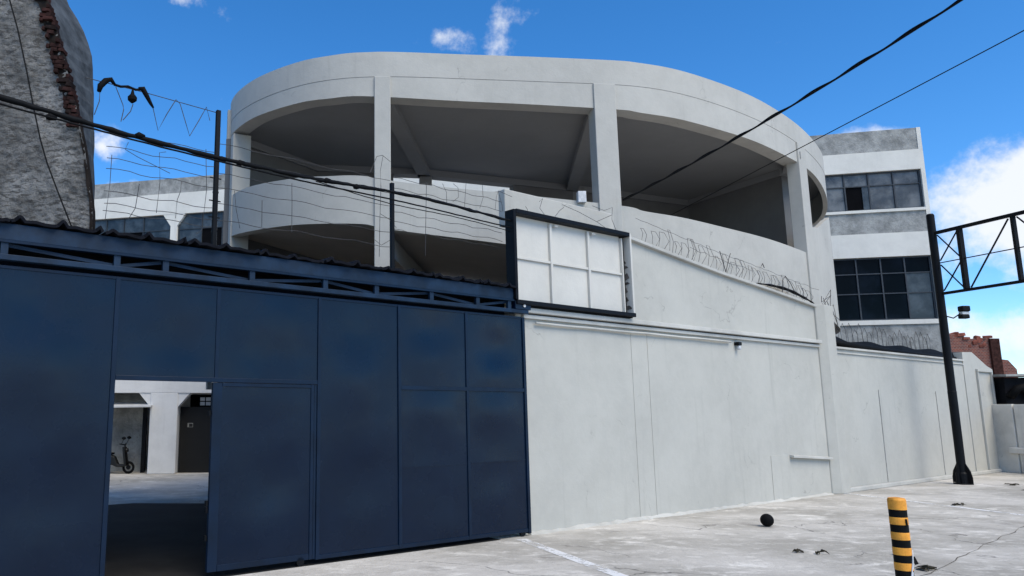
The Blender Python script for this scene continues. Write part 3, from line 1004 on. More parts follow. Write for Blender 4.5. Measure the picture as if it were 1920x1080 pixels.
nx, nz = 110, 300
vs, fs = [], []
for j in range(nz + 1):
    z = 2.4 + 6.0 * j / nz
    for i in range(nx + 1):
        x = -7.4 + (edge_x(z) + 7.4) * (i / nx) ** 0.8
        p = Vector((x, 9.3, z))
        q = Matrix.Rotation(math.radians(35), 3, 'Y') @ p
        h = abs(mnoise.noise(Vector((q.x * 9, 3.0, q.z * 24)))) * 0.034 + mnoise.noise(p * 11) * 0.016 + mnoise.noise(p * 2.0) * 0.03
        vs.append((x, 9.3 - h, z))
for j in range(nz):
    for i in range(nx):
        a = j * (nx + 1) + i
        fs.append((a, a + 1, a + nx + 2, a + nx + 1))
m = MB(); m.add(vs, fs); m.build('render_face', 'cement', nb, smooth=True)
bk = [(-3.96, 0.0), (-3.99, 4.28), (-4.11, 6.01), (-4.17, 6.76), (-4.22, 6.93), (-4.40, 7.34), (-4.60, 7.64), (-4.70, 7.92), (-4.82, 8.4)]


def back_x(z):
    return lerp_tab([(b, a) for a, b in bk], z)


vs, fs = [], []
zs = [0, 2.4] + [2.6 + 0.2 * i for i in range(30)]
for z in zs:
    jx = 0.02 * mnoise.noise(Vector((z * 3, 1, 5)))
    vs += [(edge_x(z) - 0.05, 9.36, z), (back_x(z) + jx, 10.4, z), (-9, 10.4, z), (-9, 9.36, z)]
for j in range(len(zs) - 1):
    p, q = 4 * j, 4 * j + 4
    fs += [(p + k, q + k, q + (k + 1) % 4, p + (k + 1) % 4) for k in range(4)]
fs += [(0, 1, 2, 3), tuple(4 * (len(zs) - 1) + k for k in (3, 2, 1, 0))]
m = MB(); m.add(vs, fs); m.build('core', 'side_render', nb)
rr = random.Random(21)
bmesh_cache = None
M['mortar'] = simple('old dark mortar', (0.022, 0.018, 0.016), 0.95, var=0.5, scale=8, spec=0.05)
for k_, c_ in enumerate(((0.05, 0.022, 0.019), (0.034, 0.017, 0.015), (0.022, 0.015, 0.014))):
    M['brick%d' % k_] = simple('old clay brick', c_, 0.95, var=0.6, scale=12, bump=0.6, spec=0.08)
vs, fs = [], []
zs_ = [3.3 + 0.12 * k_ for k_ in range(40)]
for z in zs_:
    w = (0.03 if z < 5.3 else 0.14) + 0.03 * mnoise.noise(Vector((z * 5, 2, 1)))
    ex = edge_x(z) + 0.012 * mnoise.noise(Vector((z * 7, 9, 1)))
    vs += [(ex - w, 9.285, z), (ex, 9.30, z), (ex, 9.40, z), (ex - w, 9.40, z)]
for k_ in range(len(zs_) - 1):
    p, q = 4 * k_, 4 * k_ + 4
    fs += [(p + n_, q + n_, q + (n_ + 1) % 4, p + (n_ + 1) % 4) for n_ in range(4)]
m = MB(); m.add(vs, fs); m.build('mortar_core', 'mortar', nb)
unit = {}
z = 5.25
course = 0
while z < 7.9:
    course += 1
    x1 = edge_x(z) + rr.uniform(-0.015, 0.02)
    lens = [rr.uniform(0.05, 0.08), rr.uniform(0.08, 0.12)]
    if course % 2:
        lens = [rr.uniform(0.10, 0.15), rr.uniform(0.03, 0.06)]
    for q, ln in enumerate(lens):
        if rr.random() < (0.08 if q == 0 else 0.35):
            x1 -= ln
            continue
        k_ = rr.choice((0, 1, 1, 2))
        if k_ not in unit:
            b = MB(); b.box(-0.5, 0.5, -0.5, 0.5, -0.5, 0.5)
            ob = b.build('brick', 'brick%d' % k_, nb)
            for v, c in zip(ob.data.vertices, b.v):
                v.co = (c[0] + rr.uniform(-0.07, 0.07), c[1] + rr.uniform(-0.05, 0.05), c[2] + rr.uniform(-0.09, 0.09))
            unit[k_] = ob.data
        else:
            ob = bpy.data.objects.new('brick', unit[k_]); col.objects.link(ob); ob.parent = nb
        ob.location = Vector((x1 - ln / 2, 9.315 + rr.uniform(-0.02, 0.02), z + 0.03)) - nb.location
        ob.scale = (ln * 0.94 * rr.choice((-1, 1)), 0.14, rr.uniform(0.046, 0.056))
        ob.rotation_euler = (rr.uniform(-0.04, 0.04), rr.uniform(-0.05, 0.05) + 0.1, rr.uniform(-0.08, 0.08))
        x1 -= ln + 0.006
    z += 0.062
# loose cable hanging down that wall
m = MB(); m.tube([(-4.92, 9.22, 7.2), (-4.72, 9.22, 6.6), (-4.55, 9.21, 6.0), (-4.42, 9.20, 5.5), (-4.30, 9.21, 5.05), (-4.2, 9.22, 4.75), (-4.0, 9.2, 4.3), (-3.82, 9.2, 3.9), (-3.7, 9.15, 3.5)], 0.010, 6)
tag(m.build('hanging_cable', 'cable'), 'thin black cable hanging down the rough cement wall', 'cable')

# ------------------------------------------------------------------ overhead cables
def sag(pts, n=24, jit=0.0, seed=1):
    P = catmull([Vector(p).to_tuple() for p in pts], n) if False else None
    V = [Vector(p) for p in pts]
    V = [2 * V[0] - V[1]] + V + [2 * V[-1] - V[-2]]
    o = []
    rnd = random.Random(seed)
    for i in range(1, len(V) - 2):
        a, b, c, d = V[i - 1:i + 3]
        for k in range(n):
            t = k / n
            q = 0.5 * ((2 * b) + (c - a) * t + (2 * a - 5 * b + 4 * c - d) * t * t + (3 * b - a - 3 * c + d) * t ** 3)
            o.append(q + Vector((rnd.uniform(-jit, jit), rnd.uniform(-jit, jit), rnd.uniform(-jit, jit))))
    o.append(V[-2])
    return o


cb = thing('cable_bundle', wp(-3.5, 0.3, 4.1), 'thick black cable bundle crossing from the left edge to the sign frame', 'cable')
p1 = [wp(-9.5, 0.3, 4.62), wp(-6.58, 0.3, 4.29), wp(-5.16, 0.3, 4.17), wp(-3.62, 0.3, 4.125), wp(-2.0, 0.3, 4.16), wp(-0.215, 0.12, 4.16)]
path = sag(p1, 22, 0.004, 3)
m = MB(); m.tube(path, [0.028 - 0.012 * i / len(path) + 0.004 * math.sin(i * 0.9) for i in range(len(path))], 7); m.build('main_cable', 'cable', cb, smooth=True)
path = sag([p + Vector((0, 0, 0.014)) - WN * 0.02 for p in p1], 22, 0.006, 8)
m = MB(); m.tube(path, 0.014, 6); m.build('wrapped_cable', 'cable', cb, smooth=True)
for s0 in (-6.2, -5.4, -4.55, -4.35, -3.3, -2.9):
    m = MB(); m.tube([wp(s0, 0.3, 4.09 + (0.10 if s0 < -5 else 0.03)), wp(s0 + 0.03, 0.31, 4.10 + (0.10 if s0 < -5 else 0.03)), wp(s0 + 0.09, 0.3, 4.11 + (0.09 if s0 < -5 else 0.03))], [0.02, 0.034, 0.02], 7); m.build('cable_tie', 'rubber', cb, smooth=True)
m = MB(); m.tube(sag([wp(-9.5, 0.34, 4.40), wp(-6.57, 0.34, 4.21), wp(-5.16, 0.34, 4.12), wp(-3.62, 0.34, 4.06), wp(-2.3, 0.34, 4.05), wp(-0.215, 0.13, 4.06)], 18, 0.002, 5), 0.009, 6)
tag(m.build('thin_cable', 'cable', smooth=True), 'thinner black cable slung just under the thick bundle', 'cable')
m = MB(); m.tube(sag([wp(-3.4, 0.3, 4.10), wp(-2.4, 0.33, 4.0), wp(-1.4, 0.33, 3.99), wp(-0.215, 0.10, 4.02)], 14, 0.002, 6), 0.006, 5)
tag(m.build('thin_cable', 'cable', smooth=True), 'short slack black wire running from the bundle to the sign corner', 'cable')
# service drop from the right
dr = thing('service_cable', (5, 13, 5), 'thick twisted black cable rising from the round building to the upper right', 'cable')
a, b = Vector((4.36, 12.60, 5.22)), Vector((6.06, 6.2, 5.739))
path = []
for i in range(81):
    f = i / 80
    q = a.lerp(b, f) - Vector((0, 0, 0.09 * 4 * f * (1 - f)))
    path.append(q)
m = MB(); m.tube(path, 0.012, 6); m.build('strand', 'cable', dr, smooth=True)
m = MB(); m.tube([q + Vector((0, 0.012 * math.cos(i * 0.8), 0.014 + 0.012 * math.sin(i * 0.8))) for i, q in enumerate(path)], 0.010, 6); m.build('strand', 'cable', dr, smooth=True)
a, b = Vector((4.66, 17.6, 4.98)), Vector((7.42, 7.4, 5.853))
m = MB(); m.tube([a.lerp(b, i / 40) - Vector((0, 0, 0.02 * 4 * (i / 40) * (1 - i / 40))) for i in range(41)], 0.007, 5)
tag(m.build('service_cable', 'cable', smooth=True), 'thin straight wire rising to the right edge below the thick twisted one', 'cable')
# ------------------------------------------------------------------ gantry pole with lattice arm
gp = thing('gantry_pole', (13.0, 16.93, 0), 'tall black steel pole carrying a lattice arm in front of the wall', 'pole')
gp.location = (13.0, 16.93, 0)
m = MB(); m.lathe((13.0, 16.93, 0.01), [(0.085, 0), (0.085, 2.0), (0.088, 2.01), (0.082, 2.02), (0.08, 6.09), (0.06, 6.12)], 20); m.build('shaft', 'black', gp, smooth=False)
m = MB(); m.box(12.87, 13.13, 16.80, 17.06, 0.0, 0.03); m.build('base_plate', 'black', gp, bevel=0.004)
m = MB(); m.lathe((13.0, 16.93, 0.03), [(0.12, 0), (0.12, 0.20), (0.095, 0.24)], 16); m.build('base_collar', 'black', gp)
for k in range(4):
    a = k * math.pi / 2 + 0.4
    d2 = Vector((math.cos(a), math.sin(a), 0))
    c = Vector((13.0, 16.93, 0.031)) - d2.cross(Vector((0, 0, 1))) * 0.012
    m = MB(); m.prism([c + d2 * 0.121, c + d2 * 0.2, c + d2 * 0.2 + Vector((0, 0, 0.12)), c + d2 * 0.17 + Vector((0, 0, 0.26)), c + d2 * 0.088 + Vector((0, 0, 0.42)), c + d2 * 0.088 + Vector((0, 0, 0.21))], d2.cross(Vector((0, 0, 1))) * 0.024)
    m.build('gusset', 'black', gp)
PB0 = Vector((13.0, 16.93, 0))


def tp(t, z):
    return PB0 + Vector((0.242, -0.970, 0)) * t + Vector((0, 0, z))


m = MB(); m.bar(tp(0.09, 5.66), tp(7, 5.66), 0.07, 0.07); m.build('top_chord', 'black', gp)
m = MB(); m.bar(tp(0.09, 4.24), tp(7, 4.24), 0.06, 0.06); m.build('bottom_chord', 'black', gp)
m = MB(); m.bar(tp(0.09, 4.95), tp(7, 4.93), 0.02, 0.02); m.build('mid_rod', 'black', gp)
for t0, w in ((0.62, 0.09), (1.75, 0.07), (2.9, 0.07), (4.1, 0.07), (5.3, 0.07)):
    m = MB(); m.bar(tp(t0, 4.272), tp(t0, 5.623), w, w); m.build('upright', 'black', gp)
for t0, t1 in ((0.72, 1.66), (2.9, 1.83), (3.0, 4.0), (5.2, 4.2)):
    m = MB(); m.bar(tp(t0, 4.28), tp(t1, 5.60), 0.025, 0.025); m.build('diagonal', 'black', gp)
for z0, z1 in ((4.3, 4.9), (4.9, 4.3), (5.0, 5.6), (5.6, 5.0)):
    m = MB(); m.bar(tp(0.11, z0), tp(0.57, z1), 0.022, 0.022); m.build('diagonal', 'black', gp)
# floodlight on its own arm
fl = thing('floodlight', (13.45, 16.9, 3.8), 'small black floodlight with pale lens on an arm right of the pole', 'lamp')
m = MB(); m.tube([(13.08, 16.9, 3.72), (13.22, 16.9, 3.68), (13.38, 16.9, 3.78)], 0.014, 6); m.build('arm', 'black', fl)
m = MB(); m.box(13.38, 13.56, 16.84, 16.98, 3.67, 3.76); m.build('ballast_box', 'black', fl, bevel=0.02)
m = MB(); m.box(13.39, 13.58, 16.82, 16.98, 3.83, 3.96); m.build('housing', 'black', fl, bevel=0.025)
m = MB(); m.box(13.40, 13.57, 16.85, 16.97, 3.762, 3.828); m.build('lens', 'lamp_glass', fl, bevel=0.008)

# ------------------------------------------------------------------ striped bollard
BP = Vector((3.10, 4.57, 0))
bo = thing('bollard', BP, 'yellow and black striped round bollard at the lower right', 'bollard')
z = 0.0
h = 0.0427
i = 0
NB = 25
for i in range(NB):
    z0, z1 = i * h, (i + 1) * h
    m = MB()
    if i == NB - 1:
        m.lathe(BP, [(0.0475, z0), (0.0475, z1 + 0.012), (0.042, z1 + 0.022), (0.017, z1 + 0.026)], 28)
    elif i % 2 == 0:
        m.lathe(BP, [(0.0466, z0), (0.0475, z0 + 0.004), (0.0475, z1 - 0.004), (0.0466, z1)], 28)
    else:
        m.lathe(BP, [(0.0464, z0), (0.0464, z1)], 28)
    m.build('yellow_band' if i % 2 == 0 else 'black_band', 'yellow' if i % 2 == 0 else 'blackband', bo, smooth=False)
m = MB(); m.tube([BP + Vector(q) for q in ((0.040, -0.030, 0.80), (0.030, -0.040, 0.75), (0.014, -0.0485, 0.69), (-0.002, -0.0505, 0.62), (-0.018, -0.047, 0.55))], 0.004, 6); m.build('string', 'paper', bo, smooth=True)
for k, (q, w) in enumerate((((0.030, -0.0405, 0.745), 0.009), ((0.014, -0.0495, 0.68), 0.011), ((-0.002, -0.0515, 0.61), 0.008))):
    q = BP + Vector(q)
    m = MB(); m.bar(q, q + Vector((-0.010, -0.005, -0.05)), w, 0.003, up=(0, -1, 0)); m.build('ribbon_shred', 'paper', bo)
m = MB(); m.bar(BP + Vector((0.040, -0.028, 0.76)), BP + Vector((0.052, -0.038, 0.72)), 0.022, 0.003, up=(0, -1, 0)); m.build('tape_tail', 'blackband', bo)
m = MB(); m.bar(BP + Vector((0.010, -0.0492, 0.975)), BP + Vector((0.013, -0.0490, 0.935)), 0.010, 0.003, up=(0, -1, 0)); m.build('tape_tail', 'blackband', bo)

# ------------------------------------------------------------------ black ball and litter
bm = bmesh.new()
bmesh.ops.create_icosphere(bm, subdivisions=3, radius=0.088)
me = bpy.data.meshes.new('ball')
bm.to_mesh(me); bm.free()
me.materials.append(M['rubber'])
me.polygons.foreach_set('use_smooth', [True] * len(me.polygons))
ball = bpy.data.objects.new('ball', me); col.objects.link(ball); ball.location = (5.51, 10.84, 0.088)
tag(ball, 'black ball lying on the pale concrete near the wall', 'ball')


def leafbit(x, y, size, seed, label, mat='leaf'):
    rnd = random.Random(seed)
    m = MB()
    for q in range(rnd.randint(3, 6)):
        cx, cy = x + rnd.uniform(-size, size), y + rnd.uniform(-size * 0.5, size * 0.5)
        a = rnd.uniform(0, 6.28)
        l, w = size * rnd.uniform(0.5, 0.9), size * rnd.uniform(0.15, 0.3)
        ux, uy = math.cos(a), math.sin(a)
        hz = rnd.uniform(0.01, 0.04)
        pts = [(-1, 0, 0.006), (-0.4, -1, 0.012 + hz * 0.6), (0.5, -0.8, 0.012 + hz), (1, 0, 0.01), (0.5, 0.8, 0.014 + hz), (-0.4, 1, 0.012 + hz * 0.5)]
        top = [(cx + p[0] * l * ux - p[1] * w * uy, cy + p[0] * l * uy + p[1] * w * ux, p[2]) for p in pts]
        bot = [(p[0], p[1], p[2] - 0.004) for p in top]
        m.add(top + bot, [(0, 1, 2, 3, 4, 5), (11, 10, 9, 8, 7, 6)] + [(k, (k + 1) % 6, 6 + (k + 1) % 6, 6 + k) for k in range(6)])
    return tag(m.build('leaf_litter', mat, loc=(x, y, 0)), label, 'litter')


leafbit(4.86, 8.92, 0.07, 1, 'small dark leaf scrap on the concrete below the black ball')
leafbit(5.06, 8.82, 0.06, 2, 'smaller dark leaf scrap just right of another below the ball')
leafbit(5.60, 8.0, 0.13, 3, 'clump of dead leaves on the ground right of the bollard foot')
leafbit(5.9, 8.75, 0.06, 4, 'thin dark twig scrap beside the striped bollard')
leafbit(10.0, 13.2, 0.12, 5, 'dark leaf scrap on the concrete below the right painted line')
leafbit(13.9, 16.7, 0.16, 6, 'dark leaf scrap on the concrete right of the pole foot')
leafbit(13.4, 15.6, 0.15, 7, 'dark leaf scrap near the right edge in front of the low wall')

# ------------------------------------------------------------------ far right: low panel wall, shed, brick ruin
lw = thing('low_panel_wall', (16.75, 20.2, 0), 'stained low wall of upright concrete panels at the right edge', 'wall')
LO = Vector((16.62, 20.45, 0))
LN = Vector((-TD.y, TD.x, 0))


def lp(t, o, z):
    return LO + TD * t - LN * o + Vector((0, 0, z))


t0 = 0.02
rr = random.Random(4)
k = 0
while t0 < 9:
    w = 0.62
    m = MB()
    h2 = 1.78 + rr.uniform(-0.02, 0.02)
    m.prism([lp(t0, 0, 0), lp(t0 + w - 0.04, 0, 0), lp(t0 + w - 0.04, 0, h2), lp(t0, 0, h2)], -LN * -0.12)
    m.build('panel', 'old_panel', lw, bevel=0.012)
    t0 += w
    k += 1
m = MB(); m.prism([lp(0.45, 0.002, 0.50), lp(0.45, 0.10, 0.50), lp(0.45, 0.10, 0.64), lp(0.45, 0.002, 0.66)], TD * 8.5); m.build('rail', 'old_panel', lw, bevel=0.01)
sh = thing('dark_shed', (17.6, 20.5, 0), 'low dark shed roof standing behind the low panel wall', 'shed')
m = MB(); m.box(16.95, 20.5, 20.2, 23, 0, 2.48); m.build('body', 'shed', sh)
m = MB(); m.hexa([(16.85, 20.0, 2.50), (20.8, 19.9, 2.55), (20.8, 23, 2.62), (16.85, 23, 2.58), (16.85, 20.0, 2.56), (20.8, 19.9, 2.61), (20.8, 23, 2.68), (16.85, 23, 2.64)]); m.build('roof', 'rear_grey', sh)
m = MB(); m.tube([(17.0, 20.14, 1.95), (17.15, 20.05, 2.18), (17.3, 20.04, 2.22), (17.5, 20.06, 2.1), (17.55, 20.1, 1.9)], 0.1, 8); m.build('tarpaulin', 'rubber', sh, smooth=True)

br = thing('brick_ruin', (24, 30.5, 0), 'ragged red brick building far right behind the wall end', 'building')
m = MB()
prof = [(21.5, 0), (25.1, 0), (25.1, 4.42), (24.7, 4.50), (24.6, 4.36), (24.2, 4.47), (23.9, 4.40), (23.75, 4.62), (23.2, 4.66), (22.9, 4.45), (22.4, 4.5), (21.5, 4.4)]
m.prism([(x, 30, z) for x, z in prof], (0, 2.5, 0)); m.build('wall', 'brickwork', br)
m = MB(); m.box(24.75, 25.12, 29.9, 29.995, 2.6, 4.46); m.build('dark_pier', 'brick', br)
m = MB(); m.prism([(25.13, 30.3, 0), (26.1, 30.3, 0), (26.0, 30.3, 3.25), (25.7, 30.3, 3.62), (25.4, 30.3, 3.66), (25.13, 30.3, 3.4)], (0, 2, 0)); m.build('low_wall', 'brickwork', br)
rr = random.Random(8)
bc = None
for i in range(34):
    x = 22.6 + 2.4 * rr.random()
    z = lerp_tab([(21.5, 4.4), (22.4, 4.5), (22.9, 4.45), (23.2, 4.66), (23.75, 4.62), (23.9, 4.40), (24.2, 4.47), (24.6, 4.36), (24.7, 4.50), (25.1, 4.42)], x)
    if bc is None:
        q = MB(); q.box(-0.5, 0.5, -0.5, 0.5, -0.5, 0.5); ob = q.build('brick', 'brick_red', br)
        for v, c in zip(ob.data.vertices, q.v):
            v.co = c
        bc = ob.data
    else:
        ob = bpy.data.objects.new('brick', bc); col.objects.link(ob); ob.parent = br
    ob.location = Vector((x, 29.99 + rr.uniform(0, 0.3), z + rr.uniform(-0.3, 0.1))) - br.location
    ob.scale = (rr.uniform(0.18, 0.34), 0.16, rr.uniform(0.08, 0.14))
    ob.rotation_euler = (rr.uniform(-0.2, 0.2), rr.uniform(-0.35, 0.35), rr.uniform(-0.3, 0.3))

# dark sheets lying along the top of the right part of the wall
ts = thing('roof_sheeting', wp(12.5, -0.4, 2.9), 'sagging black roof sheeting lying along the right wall top', 'roof sheet')
m = MB()
vs, fs = [], []
N = 40
for i in range(N + 1):
    s0 = 9.05 + 7.9 * i / N
    zt = 3.10 + 0.03 * math.sin(i * 0.7) + (0.10 if i < 6 else 0) * (1 - i / 6 if i < 6 else 0)
    zb = 2.925 + 0.02 * math.sin(i * 1.3)
    vs += [wp(s0, -0.14, zb), wp(s0, -0.18, zt), wp(s0, -1.4, zt + 0.02), wp(s0, -1.4, zb)]
for i in range(N):
    p, q = 4 * i, 4 * i + 4
    fs += [(p + k, q + k, q + (k + 1) % 4, p + (k + 1) % 4) for k in range(4)]
fs += [(0, 1, 2, 3), (4 * N + 3, 4 * N + 2, 4 * N + 1, 4 * N)]
m.add(vs, fs); m.build('sheet', 'shed', ts)
m = MB(); m.tube([wp(9.1, -0.12, 3.02), wp(10.5, -0.1, 2.985), wp(12, -0.1, 2.96), wp(14, -0.1, 2.95), wp(16.1, -0.1, 2.95)], [0.05, 0.06, 0.05, 0.04, 0.03], 8); m.build('rolled_edge', 'rubber', ts, smooth=True)

# black hose lying on the sloping coping
m = MB(); m.tube(sag([wp(6.35, -0.02, 3.955), wp(6.9, -0.01, 3.965), wp(7.5, 0.0, 3.93), wp(8.1, 0.0, 3.83), wp(8.45, 0.02, 3.74)], 8), [0.008 + 0.022 * math.sin(math.pi * min(1, i / 32)) + 0.004 * math.sin(i * 1.1) for i in range(33)], 8)
tag(m.build('black_hose', 'rubber', smooth=True), 'fat black hose lying on the sloping wall coping near the pilaster', 'hose')

# ------------------------------------------------------------------ fence posts and barbed wire
for s0, z0, z1, lab in ((-4.4, 3.26, 4.82, 'black fence post standing on the roof edge left of the round building'),
                        (-2.06, 3.26, 4.42, 'black fence post in front of the round building column')):
    p = thing('fence_post', wp(s0, -0.1, z0), lab, 'post', 'fence posts on the gate roof')
    m = MB(); wbox(m, s0 - 0.022, s0 + 0.022, -0.122, -0.078, z0, z1); m.build('post', 'black', p)
    for z in ((3.62, 3.80, 4.05, 4.30) if s0 < -4 else ()):
        m = MB(); wbox(m, s0 - 0.07, s0 + 0.06, -0.104, -0.096, z, z + 0.012); m.build('bracket', 'black', p)
    m = MB(); wbox(m, s0 - 0.05, s0 + 0.05, -0.15, -0.05, z0 - 0.012, z0 - 0.001); m.build('foot_plate', 'black', p)


def wire(name, runs, r, label, group=None, loc=None, cat='barbed wire', mat='wire'):
    o = thing(name, loc or runs[0][0], label, cat, group)
    for run in runs:
        m = MB(); m.tube(run, r, 4); m.build('wire', mat, o)
    return o


rr = random.Random(99)


def jit(pts, a=0.012):
    return [wp(s0 + rr.uniform(-a, a), -0.1 + rr.uniform(-a, a), z + rr.uniform(-a, a)) for s0, z in pts]


wire('zigzag_wire', [jit([(-5.12, 4.71), (-5.05, 4.45), (-4.97, 4.64), (-4.88, 4.83), (-4.83, 4.79), (-4.76, 4.60), (-4.71, 4.46), (-4.62, 4.65), (-4.54, 4.83), (-4.49, 4.69)], 0.004),
                     jit([(-5.80, 4.83), (-5.2, 4.82), (-4.4, 4.79)], 0.004)], 0.0045, 'zigzag wire against the sky left of the fence post')
runs = [jit([(-5.55 + 0.115 * i, zz + 0.012 * math.sin(i * 1.3)) for i in range(11)], 0.006) for zz in (4.34, 4.18, 4.06, 3.95, 3.72, 3.60, 3.52)]
runs += [jit(q, 0.006) for q in ([(-4.96, 4.24), (-5.03, 4.22), (-5.01, 3.9), (-5.03, 3.58)], [(-4.52, 4.36), (-4.50, 3.9), (-4.54, 3.47), (-4.60, 3.42)], [(-5.5, 4.1), (-5.50, 3.8), (-5.53, 3.44)],
                                 [(-4.78, 3.95), (-4.78, 3.85), (-4.82, 3.75), (-4.83, 3.55)], [(-5.21, 3.85), (-5.24, 3.6), (-5.31, 3.47)], [(-5.35, 4.26), (-5.37, 4.18), (-5.25, 4.12), (-4.9, 4.02)])]
wire('barbed_wire', runs, 0.0035, 'barbed wire strands between the cement wall and the left fence post', 'barbed wire strands')
runs = [jit([(-4.38 + 0.135 * i, zz + 0.01 * math.sin(i * 1.1)) for i in range(18)], 0.006) for zz in (4.45, 4.29, 4.12, 3.96, 3.78, 3.6)]
runs += [jit(q, 0.006) for q in ([(-3.48, 4.16), (-3.47, 3.9), (-3.47, 3.59)], [(-2.2, 4.76), (-2.24, 4.55), (-2.23, 4.34), (-2.25, 3.9), (-2.25, 3.46)], [(-2.4, 4.5), (-2.3, 4.72), (-2.2, 4.76), (-2.08, 4.70)],
                                 [(-2.24, 4.0), (-2.10, 3.95), (-2.0, 3.85)], [(-2.33, 3.66), (-2.22, 3.6), (-2.1, 3.68)], [(-4.18, 3.95), (-4.16, 3.75), (-4.1, 3.55)], [(-3.85, 3.9), (-3.84, 3.6)])]
wire('barbed_wire', runs, 0.0035, 'barbed wire strands between the two fence posts', 'barbed wire strands')
runs = [jit([(-2.05 + 0.135 * i, zz + 0.012 * math.sin(i * 1.7)) for i in range(15)], 0.006) for zz in (4.5, 4.36, 4.05, 3.93, 3.83)]
runs += [jit(q, 0.006) for q in ([(-1.5, 4.54), (-1.51, 4.1), (-1.54, 3.55)], [(-1.23, 4.56), (-1.17, 4.45), (-1.16, 4.3)], [(-1.06, 4.34), (-0.96, 4.42), (-0.95, 4.55), (-1.04, 4.6)], [(-0.81, 4.67), (-0.83, 4.5), (-0.85, 4.3)],
                                 [(-0.51, 4.68), (-0.5, 4.5), (-0.57, 4.33)], [(-0.29, 4.35), (-0.25, 4.55), (-0.21, 4.64), (-0.15, 4.45), (-0.13, 4.35)], [(-0.21, 4.64), (0.05, 4.60)])]
wire('barbed_wire', runs, 0.0035, 'barbed wire strands between the right fence post and the sign frame', 'barbed wire strands')
runs = [jit(q, 0.006) for q in ([(0.35, 4.36), (0.36, 4.46), (0.33, 4.5)], [(0.62, 4.62), (0.7, 4.68), (0.62, 4.52), (0.75, 4.4)], [(0.9, 4.4), (1.06, 4.55), (1.15, 4.62)], [(1.12, 4.65), (1.5, 4.60), (1.9, 4.50), (2.15, 4.42), (2.3, 4.3)],
                                [(1.8, 4.75), (2.1, 4.72), (2.3, 4.80), (2.28, 4.6), (2.4, 4.35)], [(1.9, 4.5), (2.3, 4.68)])]
wire('barbed_wire', runs, 0.004, 'tangled wire above the sign frame', 'barbed wire strands')
# concertina coil on the sloping wall
loops = []
q = []
rr2 = random.Random(31)
top_z = lambda s0: lerp_tab([(2.5, 4.36), (3.6, 4.23), (5.1, 4.06), (6.8, 3.91), (8.6, 3.72)], s0)
s0 = 2.85
while s0 < 8.4:
    h2 = rr2.uniform(0.20, 0.37)
    w2 = rr2.uniform(0.05, 0.20)
    zb = top_z(s0)
    run = [(s0, zb), (s0 - 0.03 * rr2.random(), zb + h2 * 0.5), (s0 + w2 * 0.4, zb + h2), (s0 + w2, zb + h2 * 0.97), (s0 + w2 * 1.25, zb + h2 * 0.4), (s0 + w2 * 1.1 + rr2.uniform(-0.04, 0.06), zb - 0.02)]
    loops.append([wp(a + rr2.uniform(-0.01, 0.01), 0.025 + 0.04 * math.sin(k * 2), z) for k, (a, z) in enumerate(run)])
    s0 += rr2.uniform(0.10, 0.34)
loops.append([wp(a, 0.0 + rr2.uniform(-0.01, 0.01), top_z(a) + 0.33 + rr2.uniform(-0.015, 0.015)) for a in [2.75 + 0.15 * i for i in range(41)]])
loops.append([wp(a, 0.02 + rr2.uniform(-0.01, 0.01), top_z(a) + 0.20 + rr2.uniform(-0.02, 0.02)) for a in [4.2 + 0.15 * i for i in range(14)]])
wire('concertina_wire', loops, 0.0036, 'looped barbed wire along the sloping top of the wall')
loops = [[wp(a, 0.0, z) for a, z in q] for q in ([(5.3, 4.05), (5.22, 4.25), (5.15, 4.42)], [(5.3, 4.05), (5.42, 4.3), (5.5, 4.42)], [(7.25, 3.86), (7.3, 4.1), (7.42, 4.2), (7.6, 4.08), (7.8, 3.85)], [(6.55, 4.3), (6.6, 4.36), (6.65, 4.28)])]
wire('wire_scrap', loops, 0.008, 'darker bent wire scraps standing on the sloping wall top', cat='wire')
# wire tangle at the pilaster head and on the right wall
loops = []
for i in range(5):
    a0 = rr2.uniform(8.85, 9.3)
    loops.append([wp(a0 + rr2.uniform(-0.2, 0.35), -0.05 + rr2.uniform(-0.1, 0.1), 3.2 + rr2.uniform(0.0, 0.9)) for _ in range(6)])
wire('wire_tangle', loops, 0.006, 'tangle of black wires at the head of the pilaster', cat='wire')
loops = []
s0 = 9.9
while s0 < 15.6:
    h2 = rr2.uniform(0.3, 0.52)
    loops.append([wp(s0, -0.5, 3.12), wp(s0 - 0.05, -0.5, 3.12 + h2 * 0.6), wp(s0 + 0.08, -0.5, 3.12 + h2), wp(s0 + 0.2, -0.5, 3.12 + h2 * 0.7), wp(s0 + 0.22 + rr2.uniform(-0.1, 0.1), -0.5, 3.1)])
    s0 += rr2.uniform(0.17, 0.34)
wire('concertina_wire', loops, 0.005, 'looped barbed wire on the right wall below the gridded window')

# black sleeves and lamp strung in the wire, top left
st = thing('strung_lamp', wp(-5.38, -0.1, 4.8), 'black sleeved wire holding a small hanging lamp against the sky', 'lamp')
m = MB(); m.tube([wp(a, -0.1, z) for a, z in ((-5.66, 4.72), (-5.65, 4.78), (-5.6, 4.85), (-5.55, 4.875), (-5.51, 4.83))], [0.02, 0.03, 0.03, 0.026, 0.014], 8); m.build('sleeve', 'rubber', st, smooth=True)
m = MB(); m.tube([wp(a, -0.1, z) for a, z in ((-5.52, 4.83), (-5.45, 4.825), (-5.38, 4.845), (-5.30, 4.83), (-5.24, 4.85))], 0.013, 6); m.build('strung_wire', 'rubber', st, smooth=True)
m = MB(); m.tube([wp(a, -0.1, z) for a, z in ((-5.27, 4.85), (-5.23, 4.86), (-5.19, 4.80), (-5.14, 4.72), (-5.11, 4.68))], [0.018, 0.03, 0.026, 0.018, 0.01], 8); m.build('sleeve', 'rubber', st, smooth=True)
